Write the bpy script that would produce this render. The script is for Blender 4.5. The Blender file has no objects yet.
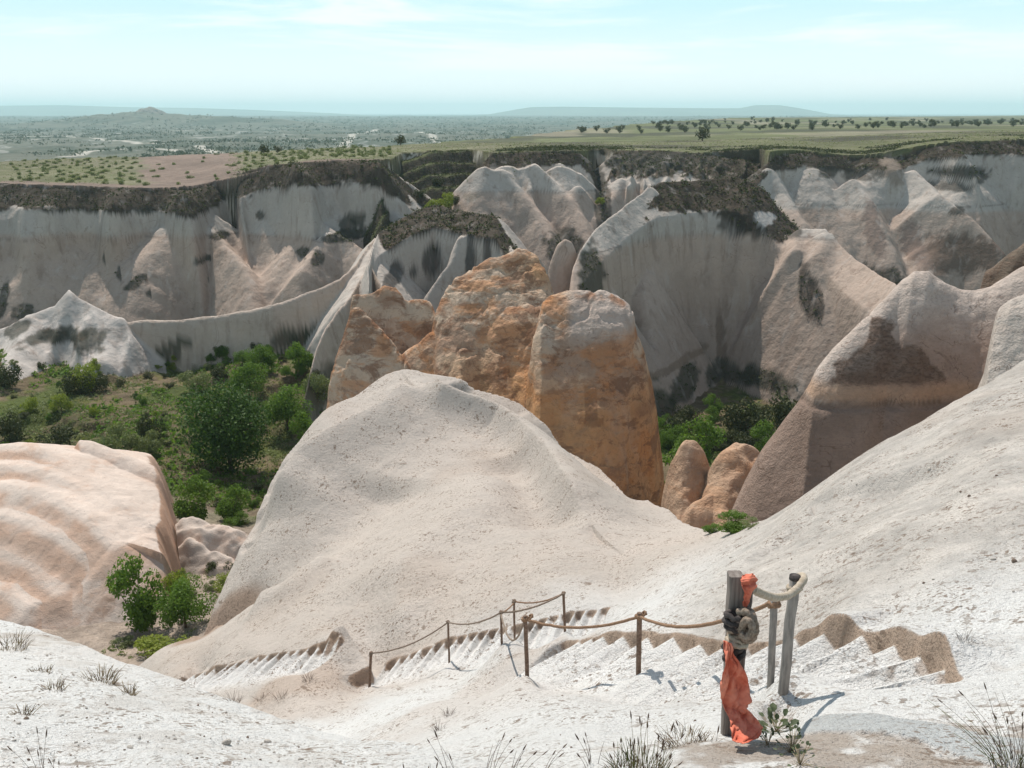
import bpy, math, random
import numpy as np

# ------------------------------------------------------------------ camera maths
F = 887.0
PITCH = math.radians(17.0)
CP, SP = math.cos(PITCH), math.sin(PITCH)
rng = np.random.default_rng(7)
random.seed(7)

def at(px, py, Y):
    u = (px - 512.0) / F; v = (384.0 - py) / F
    dy = CP + v * SP; dz = -SP + v * CP
    return np.array([u / dy * Y, Y, dz / dy * Y])

def W(pts):
    return np.array([at(*p) for p in pts])

def hit(px, py, field, y0, y1, n=1500):
    """first place where the sight line through a pixel meets a height field"""
    Y = np.geomspace(y0, y1, n)
    p = at(px, py, 1.0)
    z = field(np.full(n, p[0]) * Y, Y)
    below = (p[2] * Y) <= z
    i = int(np.argmax(below)) if below.any() else n - 1
    y = Y[i]
    return np.array([p[0] * y, y, z[i]])

# ------------------------------------------------------------------ numpy noise
def _h(ix, iy, seed):
    n = (ix.astype(np.int64) * 374761393 + iy.astype(np.int64) * 668265263 + seed * 974634777) & 0xFFFFFFFF
    n = ((n ^ (n >> 13)) * 1274126177) & 0xFFFFFFFF
    n = (n ^ (n >> 16)) & 0xFFFFFFFF
    return n.astype(np.float64) / 4294967295.0

def vn(x, y, seed=0):
    ix = np.floor(x); iy = np.floor(y)
    fx = x - ix; fy = y - iy
    fx = fx * fx * fx * (fx * (fx * 6 - 15) + 10); fy = fy * fy * fy * (fy * (fy * 6 - 15) + 10)
    a = _h(ix, iy, seed); b = _h(ix + 1, iy, seed); c = _h(ix, iy + 1, seed); d = _h(ix + 1, iy + 1, seed)
    return (a + (b - a) * fx) * (1 - fy) + (c + (d - c) * fx) * fy

def fbm(x, y, seed=0, octv=4, g=.5):
    x = np.asarray(x, float); y = np.asarray(y, float)
    s = 0; a = 1; t = 0
    for i in range(octv):
        s = s + a * (vn(x, y, seed + i * 17) * 2 - 1); t += a
        a *= g; x = x * 2.03 + 5.1; y = y * 2.03 - 3.7
    return s / t

def sst(a, b, x):
    t = np.clip((x - a) / (b - a), 0, 1)
    return t * t * (3 - 2 * t)

# ------------------------------------------------------------------ thin plate fit on z / Y
class TPS:
    def __init__(s, pts, lam=1e-4, sx=2.5):
        s.sx = sx
        w = pts if isinstance(pts, np.ndarray) else W(pts)
        a = np.stack([w[:, 0] / w[:, 1] * sx, np.log(w[:, 1])], 1)
        v = w[:, 2] / w[:, 1]
        n = len(a)
        K = s.k(a, a) + lam * np.eye(n)
        P = np.hstack([np.ones((n, 1)), a])
        A = np.zeros((n + 3, n + 3)); A[:n, :n] = K; A[:n, n:] = P; A[n:, :n] = P.T
        sol = np.linalg.solve(A, np.concatenate([v, np.zeros(3)]))
        s.a = a; s.w = sol[:n]; s.c = sol[n:]
    def k(s, p, q):
        r2 = ((p[:, None, :] - q[None, :, :]) ** 2).sum(2) + 1e-12
        return .5 * r2 * np.log(r2)
    def __call__(s, q, Y):
        sh = np.broadcast(q, Y).shape
        q = np.broadcast_to(q, sh).ravel() * s.sx; l = np.log(np.broadcast_to(Y, sh).ravel())
        out = np.empty(q.size)
        for i in range(0, q.size, 40000):
            p = np.stack([q[i:i + 40000], l[i:i + 40000]], 1)
            out[i:i + 40000] = s.k(p, s.a) @ s.w + s.c[0] + p @ s.c[1:]
        return (out.reshape(sh)) * Y

class Crest:
    """smooth curve through pixel points: q -> Y, z"""
    def __init__(s, pts, sm=.0025):
        w = W(pts)
        q = w[:, 0] / w[:, 1]; o = np.argsort(q, kind='stable'); w = w[o]; q = q[o]
        s.q0, s.q1 = q[0], q[-1]
        g = np.linspace(q[0], q[-1], 1200)
        Yg = np.interp(g, q, w[:, 1]); Zg = np.interp(g, q, w[:, 2])
        k = max(1, int(sm / (g[1] - g[0])))
        ker = np.hanning(2 * k + 3); ker /= ker.sum()
        def sm_(a):
            m = len(ker) // 2
            lo = 2 * a[0] - a[1:m + 1][::-1]; hi = 2 * a[-1] - a[-m - 1:-1][::-1]
            return np.convolve(np.concatenate([lo, a, hi]), ker, 'valid')
        s.g = g; s.Yg = sm_(Yg); s.Zg = sm_(Zg)
    def __call__(s, q):
        return np.interp(q, s.g, s.Yg), np.interp(q, s.g, s.Zg), np.maximum(s.q0 - q, q - s.q1).clip(0)

# ------------------------------------------------------------------ mesh building
C = bpy.context.scene.collection
def tag(o, label=None, cat=None, group=None, kind=None):
    if label: o['label'] = label
    if cat: o['category'] = cat
    if group: o['group'] = group
    if kind: o['kind'] = kind
    return o

def mesh_from(name, V, Fc, mat, col=None, smooth=True, parent=None, extra=None):
    """V (n,3); Fc (m,3|4) or list"""
    me = bpy.data.meshes.new(name)
    V = np.asarray(V, np.float32)
    if isinstance(Fc, np.ndarray):
        k = Fc.shape[1]; m = Fc.shape[0]
        me.vertices.add(len(V)); me.vertices.foreach_set('co', V.ravel())
        me.loops.add(m * k); me.loops.foreach_set('vertex_index', Fc.ravel().astype(np.int32))
        me.polygons.add(m)
        me.polygons.foreach_set('loop_start', np.arange(0, m * k, k, dtype=np.int32))
        me.polygons.foreach_set('loop_total', np.full(m, k, np.int32))
        me.update(calc_edges=True)
    else:
        me.from_pydata([tuple(map(float, v)) for v in V], [], Fc)
    if smooth:
        me.polygons.foreach_set('use_smooth', np.ones(len(me.polygons), bool))
    if col is not None:
        a = me.attributes.new('Col', 'FLOAT_COLOR', 'POINT')
        c4 = np.ones((len(V), 4), np.float32); c4[:, :3] = col
        a.data.foreach_set('color', c4.ravel())
    if extra:
        for k_, arr in extra.items():
            a = me.attributes.new(k_, 'FLOAT', 'POINT'); a.data.foreach_set('value', np.asarray(arr, np.float32).ravel())
    if mat: me.materials.append(mat)
    me.update()
    o = bpy.data.objects.new(name, me); C.objects.link(o)
    if parent: o.parent = parent
    return o

def empty(name, loc=(0, 0, 0), rz=0):
    o = bpy.data.objects.new(name, None); C.objects.link(o)
    o.location = loc; o.rotation_euler = (0, 0, rz); o.empty_display_size = .2
    return o

def grid_faces(nr, nc):
    i = np.arange(nr * nc).reshape(nr, nc)
    return np.stack([i[:-1, :-1], i[:-1, 1:], i[1:, 1:], i[1:, :-1]], 2).reshape(-1, 4)

def sub_mesh(name, V, Fc, keep, mat, col, extra=None, parent=None):
    f = Fc[keep]
    used = np.unique(f); m = np.full(len(V), -1, np.int64); m[used] = np.arange(len(used))
    ex = {k: v[used] for k, v in extra.items()} if extra else None
    return mesh_from(name, V[used], m[f], mat, col[used], True, parent, ex)

class Patch:
    def __init__(s, q0, q1, nq, Ys):
        s.q = np.linspace(q0, q1, nq)[None, :]; s.Y = np.asarray(Ys)[:, None]
        s.nr, s.nc = len(Ys), nq
        s.X = s.q * s.Y; s.YY = np.broadcast_to(s.Y, s.X.shape); s.Q = np.broadcast_to(s.q, s.X.shape)
        s.z = np.full(s.X.shape, -400.0); s.own = np.zeros(s.X.shape, int)
        s.col = np.zeros(s.X.shape + (3,)); s.col[:] = (.5, .45, .4)
        s.info = np.zeros(s.X.shape)     # depth below the rim for colouring
    def put(s, z, owner, info=None):
        m = z > s.z
        s.z = np.where(m, z, s.z); s.own = np.where(m, owner, s.own)
        if info is not None: s.info = np.where(m, info, s.info)
    def verts(s):
        return np.stack([s.X, s.YY, s.z], 2).reshape(-1, 3)

class Win:
    def __init__(s, P, qa, qb, ya=None, yb=None):
        c0 = int(np.searchsorted(P.q[0], qa)); c1 = int(np.searchsorted(P.q[0], qb))
        r0 = 0 if ya is None else int(np.searchsorted(P.Y[:, 0], ya)); r1 = P.nr if yb is None else int(np.searchsorted(P.Y[:, 0], yb))
        s.sl = (slice(r0, r1), slice(c0, c1)); s.P = P
        s.X, s.YY, s.Q, s.q, s.Y = P.X[s.sl], P.YY[s.sl], P.Q[s.sl], P.q[:, s.sl[1]], P.Y[s.sl[0]]
    def put(s, z, owner, info):
        P = s.P; old = P.z[s.sl]; m = z > old; k = getattr(P, 'soft', 0.)
        if k > 0:
            h = np.clip(.5 + .5 * (z - old) / k, 0, 1); nz_ = old * (1 - h) + z * h + k * h * (1 - h)
            nz_ = np.where((P.own[s.sl] < 3), np.maximum(z, old), nz_)
        else: nz_ = np.where(m, z, old)
        P.z[s.sl] = nz_; P.own[s.sl] = np.where(m, owner, P.own[s.sl]); P.info[s.sl] = np.where(m, info, P.info[s.sl])

def fin(P, pts, owner, kf=3., kb=1., r=1., cap=0., kc=.7, flute=None, sm=.0025, kend=1.2, wob=0., seed=1, foot=0., rb=None):
    """rock mass with rim = pts; face falls toward the viewer, back falls away"""
    cr = Crest(pts, sm)
    mg = 40. / kend / P.Y[0, 0]
    P = Win(P, cr.q0 - mg, cr.q1 + mg)
    if P.X.size == 0: return
    qq = P.Q + (wob * fbm(P.X * .25, P.YY * .25, seed, 3) / P.YY if wob else 0)
    Yc, Zc, out = cr(qq)
    d = Yc - P.YY
    df = d.clip(0)
    if flute is not None:
        # flute = (list of (period, amp, skew)); ridged pleats that grow with depth
        g = 0
        for (per, amp, skew, sd) in flute:
            xx = (qq * Yc + skew * df) / per + .8 * fbm(P.X / per * .45, P.YY / per * .3, sd, 3)
            rr = 1 - np.abs(np.sin(np.pi * xx)) ** 1.7
            rr = rr * (0.2 + 1.2 * vn(xx * .8, df * .05, sd + 3))
            g = g + amp * rr * (df / (9. if per < 15 else 7.)).clip(0, 1.3)
        df = (df - g).clip(0)
    if cap > 0:
        d0 = cap / kc
        rc = .5
        drop = np.where(df < d0, kc * df, cap + kf * (df - d0))
    else:
        drop = kf * (np.sqrt(df * df + r * r) - r)
    if foot > 0:   # concave flare near the foot
        drop = np.where(drop > foot, foot + (drop - foot) * .55, drop)
    db = (-d).clip(0)
    rb_ = rb if rb is not None else r
    dropb = kb * (np.sqrt(db * db + rb_ * rb_) - rb_)
    z = Zc - np.where(d > 0, drop, dropb) - out * P.YY * kend
    P.put(z, owner, np.where(d > 0, drop, -1.))

def spur(P, pts, owner, kl=1.3, kr=1.3, r=.6, ktip=1.5, seed=1, wob=.6, info=8.):
    """arete running from the rim down toward the viewer; kl / kr: fall to the left / right"""
    pts = [(a_, b_, pts[0][2] - (pts[0][2] - c_) * (.72 if owner in (3, 6, 8) else .85)) for a_, b_, c_ in pts]
    w = W(pts); o = np.argsort(w[:, 1]); w = w[o]
    qs = w[:, 0] / w[:, 1]
    P = Win(P, qs.min() - 30. / w[0, 1], qs.max() + 30. / w[0, 1], w[0, 1] - 25, w[-1, 1] + 12)
    Yg = P.Y
    Xc = np.interp(Yg, w[:, 1], w[:, 0]) + wob * fbm(Yg * .15, Yg * 0 + seed, seed, 3)
    Zc = np.interp(Yg, w[:, 1], w[:, 2]) + .4 * wob * fbm(Yg * .2, Yg * 0 + seed, seed + 9, 3)
    dx = P.X - Xc
    dx = dx + .5 * wob * fbm(P.X * .3, P.YY * .3, seed + 3, 3)
    r = r + 1.5; side = np.where(dx < 0, kl, kr) * .72 * (np.sqrt(dx * dx + r * r) - r)
    tip = (w[0, 1] - Yg).clip(0) * ktip + (Yg - w[-1, 1]).clip(0) * 4
    z = Zc - side - tip
    P.put(z, owner, np.full(z.shape, info) + side)

def seglines(X, Yv, w):
    """distance to a polyline in plan, with height along it and the side sign"""
    best = np.full(X.shape, 1e9); zz = np.zeros(X.shape); sg = np.ones(X.shape); ss = np.zeros(X.shape)
    acc = 0
    for a, b in zip(w[:-1], w[1:]):
        ab = b[:2] - a[:2]; L2 = (ab ** 2).sum(); L = math.sqrt(L2)
        t = ((X - a[0]) * ab[0] + (Yv - a[1]) * ab[1]) / L2
        tc = np.clip(t, 0, 1)
        d = np.hypot(X - a[0] - tc * ab[0], Yv - a[1] - tc * ab[1])
        m = d < best
        best = np.where(m, d, best)
        zz = np.where(m, a[2] + tc * (b[2] - a[2]), zz)
        cr = ab[0] * (Yv - a[1]) - ab[1] * (X - a[0])
        sg = np.where(m, np.sign(cr), sg)
        ss = np.where(m, acc + tc * L, ss)
        acc += L
    return best, zz, sg, ss

# ------------------------------------------------------------------ materials
def new_mat(name):
    m = bpy.data.materials.new(name); m.use_nodes = True
    nt = m.node_tree; b = nt.nodes['Principled BSDF']
    b.inputs['Roughness'].default_value = .95
    b.inputs['Specular IOR Level'].default_value = .15
    return m, nt, b

def N(nt, t, **kw):
    n = nt.nodes.new(t)
    for k, v in kw.items():
        if k in n.inputs: n.inputs[k].default_value = v
        else: setattr(n, k, v)
    return n

def mixc(nt, fac, a, b, mode='MIX'):
    n = nt.nodes.new('ShaderNodeMix'); n.data_type = 'RGBA'; n.blend_type = mode
    for sock, val in ((0, fac), (6, a), (7, b)):
        if hasattr(val, 'links'): nt.links.new(val, n.inputs[sock])
        elif isinstance(val, (int, float)): n.inputs[sock].default_value = val
        else: n.inputs[sock].default_value = (*val, 1)
    return n.outputs[2]

def mth(nt, op, a, b=None, c=None, clamp=False):
    n = nt.nodes.new('ShaderNodeMath'); n.operation = op; n.use_clamp = clamp
    for i, v in enumerate((a, b, c)):
        if v is None: continue
        if hasattr(v, 'links'): nt.links.new(v, n.inputs[i])
        else: n.inputs[i].default_value = v
    return n.outputs[0]

def ramp(nt, fac, lo, hi):
    n = nt.nodes.new('ShaderNodeMapRange'); n.interpolation_type = 'SMOOTHSTEP'
    nt.links.new(fac, n.inputs[0]); n.inputs[1].default_value = lo; n.inputs[2].default_value = hi
    return n.outputs[0]

def noise(nt, vec, scale, detail=3, rough=.55, stretch=None, dist=0.):
    if stretch:
        mp = N(nt, 'ShaderNodeMapping'); mp.inputs['Scale'].default_value = stretch
        nt.links.new(vec, mp.inputs['Vector']); vec = mp.outputs[0]
    n = N(nt, 'ShaderNodeTexNoise'); n.inputs['Scale'].default_value = scale
    n.inputs['Detail'].default_value = detail; n.inputs['Roughness'].default_value = rough
    n.inputs['Distortion'].default_value = dist
    nt.links.new(vec, n.inputs['Vector'])
    return n.outputs['Fac']

def rock_mat(name, big=.1, mid=.6, fine=4., streak=0., bumps=((1., .3),), speck=None, speck_col=(.2, .14, .1),
             stain=None, tint=(1, 1, 1), var=.25, cracks=None):
    """base colour from the vertex attribute, broken up by several noises, with real bump"""
    m, nt, b = new_mat(name)
    tc = N(nt, 'ShaderNodeTexCoord').outputs['Object']
    at_ = N(nt, 'ShaderNodeAttribute'); at_.attribute_name = 'Col'
    c = at_.outputs['Color']
    n1 = noise(nt, tc, big, 4); n2 = noise(nt, tc, mid, 4, .6); n3 = noise(nt, tc, fine, 3, .65)
    s = mth(nt, 'ADD', mth(nt, 'MULTIPLY', n1, .45), mth(nt, 'ADD', mth(nt, 'MULTIPLY', n2, .35), mth(nt, 'MULTIPLY', n3, .2)))
    val = mth(nt, 'ADD', mth(nt, 'MULTIPLY', ramp(nt, s, .3, .7), 2 * var), 1 - var)
    comb = N(nt, 'ShaderNodeCombineColor')
    for i in range(3): nt.links.new(val, comb.inputs[i])
    c = mixc(nt, 1., c, comb.outputs[0], 'MULTIPLY')
    if streak:
        ns = noise(nt, tc, .55, 4, .6, (1, 1, .06), .3)
        f = mth(nt, 'MULTIPLY', ramp(nt, ns, .5, .72), streak)
        c = mixc(nt, f, c, (.17, .115, .085))
        ns2 = noise(nt, tc, .35, 3, .6, (1, 1, .08), .2)
        f = mth(nt, 'MULTIPLY', ramp(nt, ns2, .55, .75), streak * .8)
        c = mixc(nt, f, c, (.52, .47, .43))
    if stain:
        sa = N(nt, 'ShaderNodeAttribute'); sa.attribute_name = 'stain'
        for (sc, lo, hi, colr, stren) in stain:
            ns = noise(nt, tc, sc, 7, .7, (1, 1, 2.2), .5)
            f = mth(nt, 'MULTIPLY', mth(nt, 'MULTIPLY', ramp(nt, ns, lo, hi), stren), sa.outputs['Fac'])
            c = mixc(nt, f, c, colr)
    if cracks:
        for (sc, wdt, stg) in cracks:
            ns = noise(nt, tc, sc, 4, .6, (1, 1, .8), 1.2)
            e = mth(nt, 'ABSOLUTE', mth(nt, 'SUBTRACT', ns, .5))
            f = mth(nt, 'MULTIPLY', ramp(nt, e, wdt, wdt * .25), mth(nt, 'MULTIPLY', ramp(nt, n2, .4, .6), stg))
            c = mixc(nt, f, c, (.10, .055, .035))
    if speck:
        for (sc, lo, hi, stg) in speck:
            ns = noise(nt, tc, sc, 2, .5)
            gate = ramp(nt, n2, .35, .65)
            f = mth(nt, 'MULTIPLY', mth(nt, 'MULTIPLY', ramp(nt, ns, lo, hi), stg), gate)
            c = mixc(nt, f, c, speck_col)
    if tint != (1, 1, 1): c = mixc(nt, 1., c, tint, 'MULTIPLY')
    nt.links.new(c, b.inputs['Base Color'])
    prev = None
    for (sc, dist) in bumps:
        h = noise(nt, tc, sc, 5, .62)
        bp = N(nt, 'ShaderNodeBump'); bp.inputs['Distance'].default_value = dist; bp.inputs['Strength'].default_value = 1
        nt.links.new(h, bp.inputs['Height'])
        if prev: nt.links.new(prev, bp.inputs['Normal'])
        prev = bp.outputs[0]
    nt.links.new(prev, b.inputs['Normal'])
    return m

def leaf_mat(name, c1, c2, transl=.35):
    m, nt, b = new_mat(name)
    g = N(nt, 'ShaderNodeNewGeometry'); tc = N(nt, 'ShaderNodeTexCoord').outputs['Object']
    rnd = g.outputs['Random Per Island']
    n1 = noise(nt, tc, .6, 2)
    f = mth(nt, 'ADD', mth(nt, 'MULTIPLY', rnd, .6), mth(nt, 'MULTIPLY', n1, .5), clamp=True)
    c = mixc(nt, f, c1, c2)
    nt.links.new(c, b.inputs['Base Color']); b.inputs['Roughness'].default_value = .6
    tr = N(nt, 'ShaderNodeBsdfTranslucent')
    nt.links.new(mixc(nt, 1., c, (1.2, 1.3, .7), 'MULTIPLY'), tr.inputs['Color'])
    mx = N(nt, 'ShaderNodeMixShader'); mx.inputs[0].default_value = transl
    nt.links.new(b.outputs[0], mx.inputs[1]); nt.links.new(tr.outputs[0], mx.inputs[2])
    nt.links.new(mx.outputs[0], nt.nodes['Material Output'].inputs[0])
    return m

def plain_mat(name, c1, c2, sc=20., rough=.9, bump=.003, stretch=None, metal=0.):
    m, nt, b = new_mat(name)
    tc = N(nt, 'ShaderNodeTexCoord').outputs['Object']
    n1 = noise(nt, tc, sc, 4, .65, stretch)
    nt.links.new(mixc(nt, ramp(nt, n1, .35, .65), c1, c2), b.inputs['Base Color'])
    b.inputs['Roughness'].default_value = rough; b.inputs['Metallic'].default_value = metal
    if bump:
        bp = N(nt, 'ShaderNodeBump'); bp.inputs['Distance'].default_value = bump
        nt.links.new(n1, bp.inputs['Height']); nt.links.new(bp.outputs[0], b.inputs['Normal'])
    return m

M = {}
M['cliff'] = rock_mat('pale_tuff_cliff', .04, .25, 1.6, streak=.4, cracks=((.10, .006, .35),), bumps=((.12, .8), (.8, .16), (3., .03)), var=.14)
M['white'] = rock_mat('white_tuff_slope', .25, 1.4, 9., bumps=((1.5, .05), (10., .05), (40., .02)),
                      speck=((34., .56, .63, .7), (12., .585, .64, .85), (4.5, .64, .70, .75)), speck_col=(.21, .155, .115), var=.10)
M['orange'] = rock_mat('ochre_rock', .12, .6, 3., streak=.25, bumps=((.4, .35), (1.5, .22), (5., .09)), var=.16, cracks=((.25, .010, .4),),
                       stain=((.16, .48, .60, (.46, .20, .075), .6), (.22, .53, .60, (.19, .10, .06), .7), (.6, .52, .60, (.24, .13, .08), .5)))
M['brown'] = rock_mat('brown_tuff', .12, .7, 4., streak=.1, cracks=((.3, .010, .5),), bumps=((.35, .35), (2., .15), (8., .06)), var=.18,
                      stain=((.5, .4, .6, (.17, .11, .08), .7), (3., .45, .6, (.1, .07, .055), .6)),
                      speck=((5., .62, .7, .5),))
M['pink'] = rock_mat('pinkish_tuff', .15, .6, 4., bumps=((.4, .15), (3., .06), (12., .03)), var=.12,
                     stain=((.3, .5, .62, (.5, .3, .2), .6),), speck=((7., .66, .72, .6),))
M['floor'] = rock_mat('valley_ground', .1, .8, 5., bumps=((.5, .7), (3., .35), (9., .1)), var=.4)
M['plateau'] = rock_mat('plateau_soil', .03, .3, 2., bumps=((.5, .4), (3., .2)), var=.35)

# ------------------------------------------------------------------ LAND: plateau beyond the cliffs and far plain
plat = TPS([(-60, 184, 240), (0, 183, 238), (0, 163, 328), (100, 186, 238), (100, 160, 340), (200, 185, 240), (200, 154, 370),
            (300, 162, 242), (330, 149, 360), (390, 158, 255), (400, 145, 400), (480, 148, 300), (530, 151, 262), (600, 150, 270),
            (560, 140, 500), (700, 153, 275), (700, 140, 420), (700, 127, 900), (800, 149, 275), (858, 155, 270), (930, 143, 275),
            (1030, 139, 275), (1090, 139, 275), (1000, 128, 600), (850, 132, 500), (850, 122, 1300), (1000, 120, 1600), (500, 127, 900)],
           1e-5)
def plateau_edge(Y):   # left limit q of the table land as a function of distance
    return np.interp(Y, [230, 330, 372, 420, 560, 900, 1500, 3000, 9000], [-3, -3, -.13, -.10, .0, .10, .22, .45, .9])
def land(X, Y):
    q = X / Y
    Yl = np.minimum(Y, 1600.)
    zp = plat(q, Yl)
    zp = np.where(Y > 1600, zp / Yl * 1600 + 0 * Y, zp)
    zp = np.clip(zp, -25, -6)
    # left table ends at about 330-370
    ylim = np.interp(q, [-.7, -.58, -.35, -.2, -.12], [318, 328, 372, 372, 420])
    e1 = np.where(q < -.13, (Y - ylim) / 12., -9)
    e2 = (plateau_edge(Y) - q) * Y / 25.
    e = np.maximum(e1, np.where(Y > 372, e2, -9)) + .6 * fbm(X * .03, Y * .03, 5, 3)
    t = sst(0, 1, e)
    zl = -62 + 9 * fbm(X / 420., Y / 420., 11, 4) + 4 * fbm(X / 90., Y / 90., 12, 3)
    zl = zl + 22 * sst(3500, 9000, Y)
    hx, hy = at(138, 120, 4300)[:2]
    g = np.exp(-((X - hx) / 420.) ** 2 - ((Y - hy) / 500.) ** 2)
    g2 = np.exp(-((X - hx - 620) / 300.) ** 2 - ((Y - hy) / 400.) ** 2)
    zl = zl + 60 * g + 22 * g2 + 8 * g * fbm(X / 60., Y / 60., 3, 3)
    return zp * (1 - t) + zl * t - 2.5 * np.maximum(0, t * (1 - t)) , t

def land_z(X, Y):
    return land(X, Y)[0]

# ------------------------------------------------------------------ VALLEY FLOOR
floor_pts = [(112, 367, 148), (170, 373, 147), (240, 363, 148), (290, 362, 146), (0, 350, 145), (-60, 355, 145), (30, 400, 127), (100, 400, 125), (30, 430, 115), (180, 420, 117), (232, 470, 104),
             (300, 370, 143), (300, 440, 115), (180, 510, 80), (220, 500, 90), (150, 585, 60), (100, 600, 57), (60, 620, 54),
             (20, 620, 54), (250, 540, 72), (160, 640, 50), (-60, 640, 50), (-60, 500, 90), (40, 700, 40), (250, 640, 45),
             (700, 478, 105), (760, 468, 116), (850, 425, 146), (780, 425, 148), (700, 425, 148), (620, 425, 148), (980, 380, 165), (1090, 380, 165),
             (500, 400, 150), (500, 480, 105), (700, 520, 80), (850, 520, 80), (1000, 520, 80), (600, 600, 55), (900, 600, 55), (700, 700, 40), (1000, 700, 40),
             (400, 600, 55), (400, 350, 200), (0, 345, 190), (130, 342, 190), (250, 340, 190), (700, 330, 215), (1000, 320, 215), (400, 270, 300), (0, 280, 300), (700, 270, 300), (1000, 270, 300)]
floor_t = TPS(floor_pts, 2e-3)
class Fast:
    """tabulated copy of a smooth fit"""
    def __init__(s, f, q0, q1, y0, y1, nq=260, ny=260):
        s.q = np.linspace(q0, q1, nq); s.l = np.linspace(math.log(y0), math.log(y1), ny)
        s.G = f(s.q[None, :], np.exp(s.l)[:, None]) / np.exp(s.l)[:, None]
    def __call__(s, q, Y):
        fq = np.clip((q - s.q[0]) / (s.q[1] - s.q[0]), 0, len(s.q) - 1.001); fl = np.clip((np.log(Y) - s.l[0]) / (s.l[1] - s.l[0]), 0, len(s.l) - 1.001)
        i = fq.astype(int); j = fl.astype(int); a = fq - i; b = fl - j; G = s.G
        return ((G[j, i] * (1 - a) + G[j, i + 1] * a) * (1 - b) + (G[j + 1, i] * (1 - a) + G[j + 1, i + 1] * a) * b) * Y
floor_t = Fast(floor_t, -.75, .75, 20, 430)
plat = Fast(plat, -1.05, 1.05, 200, 1650)
def floor_z(X, Y):
    z = floor_t(X / Y, Y)
    a = sst(45, 80, Y)
    z = z + a * (1.1 * fbm(X * .09, Y * .09, 21, 4) + .35 * fbm(X * .5, Y * .5, 22, 3))
    # terraces on the green hillside
    tz = z / 1.5 + .5 * fbm(X * .04, Y * .04, 23, 2)
    fr = tz - np.floor(tz)
    tm = sst(95, 110, Y) * sst(160, 150, Y)
    z = z + tm * .9 * (sst(.35, .65, fr) - fr)
    return z

# ================================================================== CLIFF PATCH
Ys = np.concatenate([np.arange(120, 200, .36), np.arange(200, 300, .36), np.arange(300, 420, 1.2)])
P = Patch(-.70, .70, 1240, Ys)
OW = dict(floor=1, plateau=2, A=3, B=4, Cc=5, D=6, E=7, Fc=8, terr=9, B0=10, D4=11, lip=12)
P.put(floor_z(P.X, P.YY), OW['floor'])
P.soft = 2.2
lz = land_z(P.X, P.YY)

# left cliff
fl = [(26, 8.5, .5, 31), (8, .9, .15, 37)]
A1 = [(-90, 186, 234), (0, 184, 236), (60, 186, 236), (100, 187, 236), (150, 189, 238), (190, 190, 240), (214, 184, 246), (228, 178, 250), (240, 172, 252)]
A2 = [(222, 184, 262), (237, 174, 246), (266, 165, 240), (309, 162, 238), (345, 161, 240), (378, 161, 244), (392, 171, 246), (404, 181, 246), (416, 192, 244), (440, 205, 240)]
D_ = [(448, 215, 250), (459, 194, 254), (468, 179, 256), (481, 166, 258), (491, 153, 260), (515, 153, 260), (534, 152, 260), (565, 154, 262), (580, 153, 264), (592, 163, 264), (598, 182, 262), (602, 215, 258)]
D3 = [(601, 200, 272), (606, 165, 275), (612, 151, 278), (650, 150, 280), (690, 152, 280), (720, 156, 280), (760, 160, 280)]
Fp = [(738, 188, 258), (747, 178, 260), (768, 163, 262), (777, 156, 266), (807, 152, 270), (830, 154, 270), (858, 157, 270), (906, 155, 268), (932, 145, 268), (962, 141, 268), (1024, 141, 268), (1100, 141, 268)]
def rimY(pts):
    return Crest(pts)
# the table land lies behind one continuous rim, falling steeply in front of it where two cliffs part
allr = A1[:-2] + A2[2:7] + [(398, 165, 268), (402, 160, 292), (470, 151, 294), (486, 152, 268)] + D_[4:-3] + [(588, 156, 266), (600, 152, 284), (606, 151, 286)] + D3[2:] + Fp[2:]
cR = Crest([(a, b, c) for a, b, c in allr], .004)
Yr_, Zr_, _o = cR(P.Q)
Yr_ = Yr_ + 1.2 * fbm(P.X * .12, P.YY * 0, 29, 3)
zrim = land_z(P.q * np.maximum(cR(P.q)[0], 200), cR(P.q)[0])
dR = (Yr_ - P.YY)
qg = lambda px: at(px, 160, 1)[0]
kR = 7 - 5.7 * np.maximum(sst(qg(392), qg(402), P.Q) * sst(qg(488), qg(478), P.Q), sst(qg(592), qg(599), P.Q) * sst(qg(625), qg(612), P.Q))
P.put(np.where(dR <= 0, lz, zrim - kR * dR.clip(0) + .8 * fbm(P.X * .3, P.YY * .3, 30, 4)), OW['plateau'], dR)
for pts, own, kw in (
    (A1, OW['A'], dict(cap=5.2, kc=1.1, kf=3.4, kb=6, flute=fl, foot=17)),
    (A2, OW['A'], dict(cap=5.6, kc=1.1, kf=3.0, kb=6, flute=[(20, 7., -.5, 41), (5.5, .8, -.2, 47)], foot=18)),
    (D_, OW['D'], dict(cap=3.2, kc=1.1, kf=2.6, kb=6, flute=[(12, 4.2, -.4, 51), (4.5, .8, -.3, 57)], foot=16)),
    (D3, OW['D'], dict(cap=9., kc=.5, kf=1.6, kb=6, flute=[(8, 3.5, .2, 61), (3.4, 1.6, .1, 67)], wob=2.)),
    (Fp, OW['Fc'], dict(cap=3.6, kc=1., kf=2.8, kb=6, flute=[(22, 8., -.5, 71), (7, .9, -.2, 77)], foot=18))):
    fin(P, pts, own, sm=.004, kend=2.2, **kw)
# terraced gully between the left cliff and the middle one
cr = Crest([(380, 172, 250), (400, 163, 286), (430, 152, 292), (470, 151, 294), (492, 158, 292), (500, 170, 280)])
Yc, Zc, out = cr(P.Q)
dd = (Yc - P.YY).clip(0)
tz = dd * .36 / 3.0
tt = (np.floor(tz) + sst(.55, 1, tz - np.floor(tz))) * 3.0
P.put(Zc - tt + .5 * fbm(P.X * .2, P.YY * .2, 81, 3) - out * P.YY * 2 - np.where(Yc < P.YY, 500, 0), OW['terr'], tz - np.floor(tz))

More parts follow.
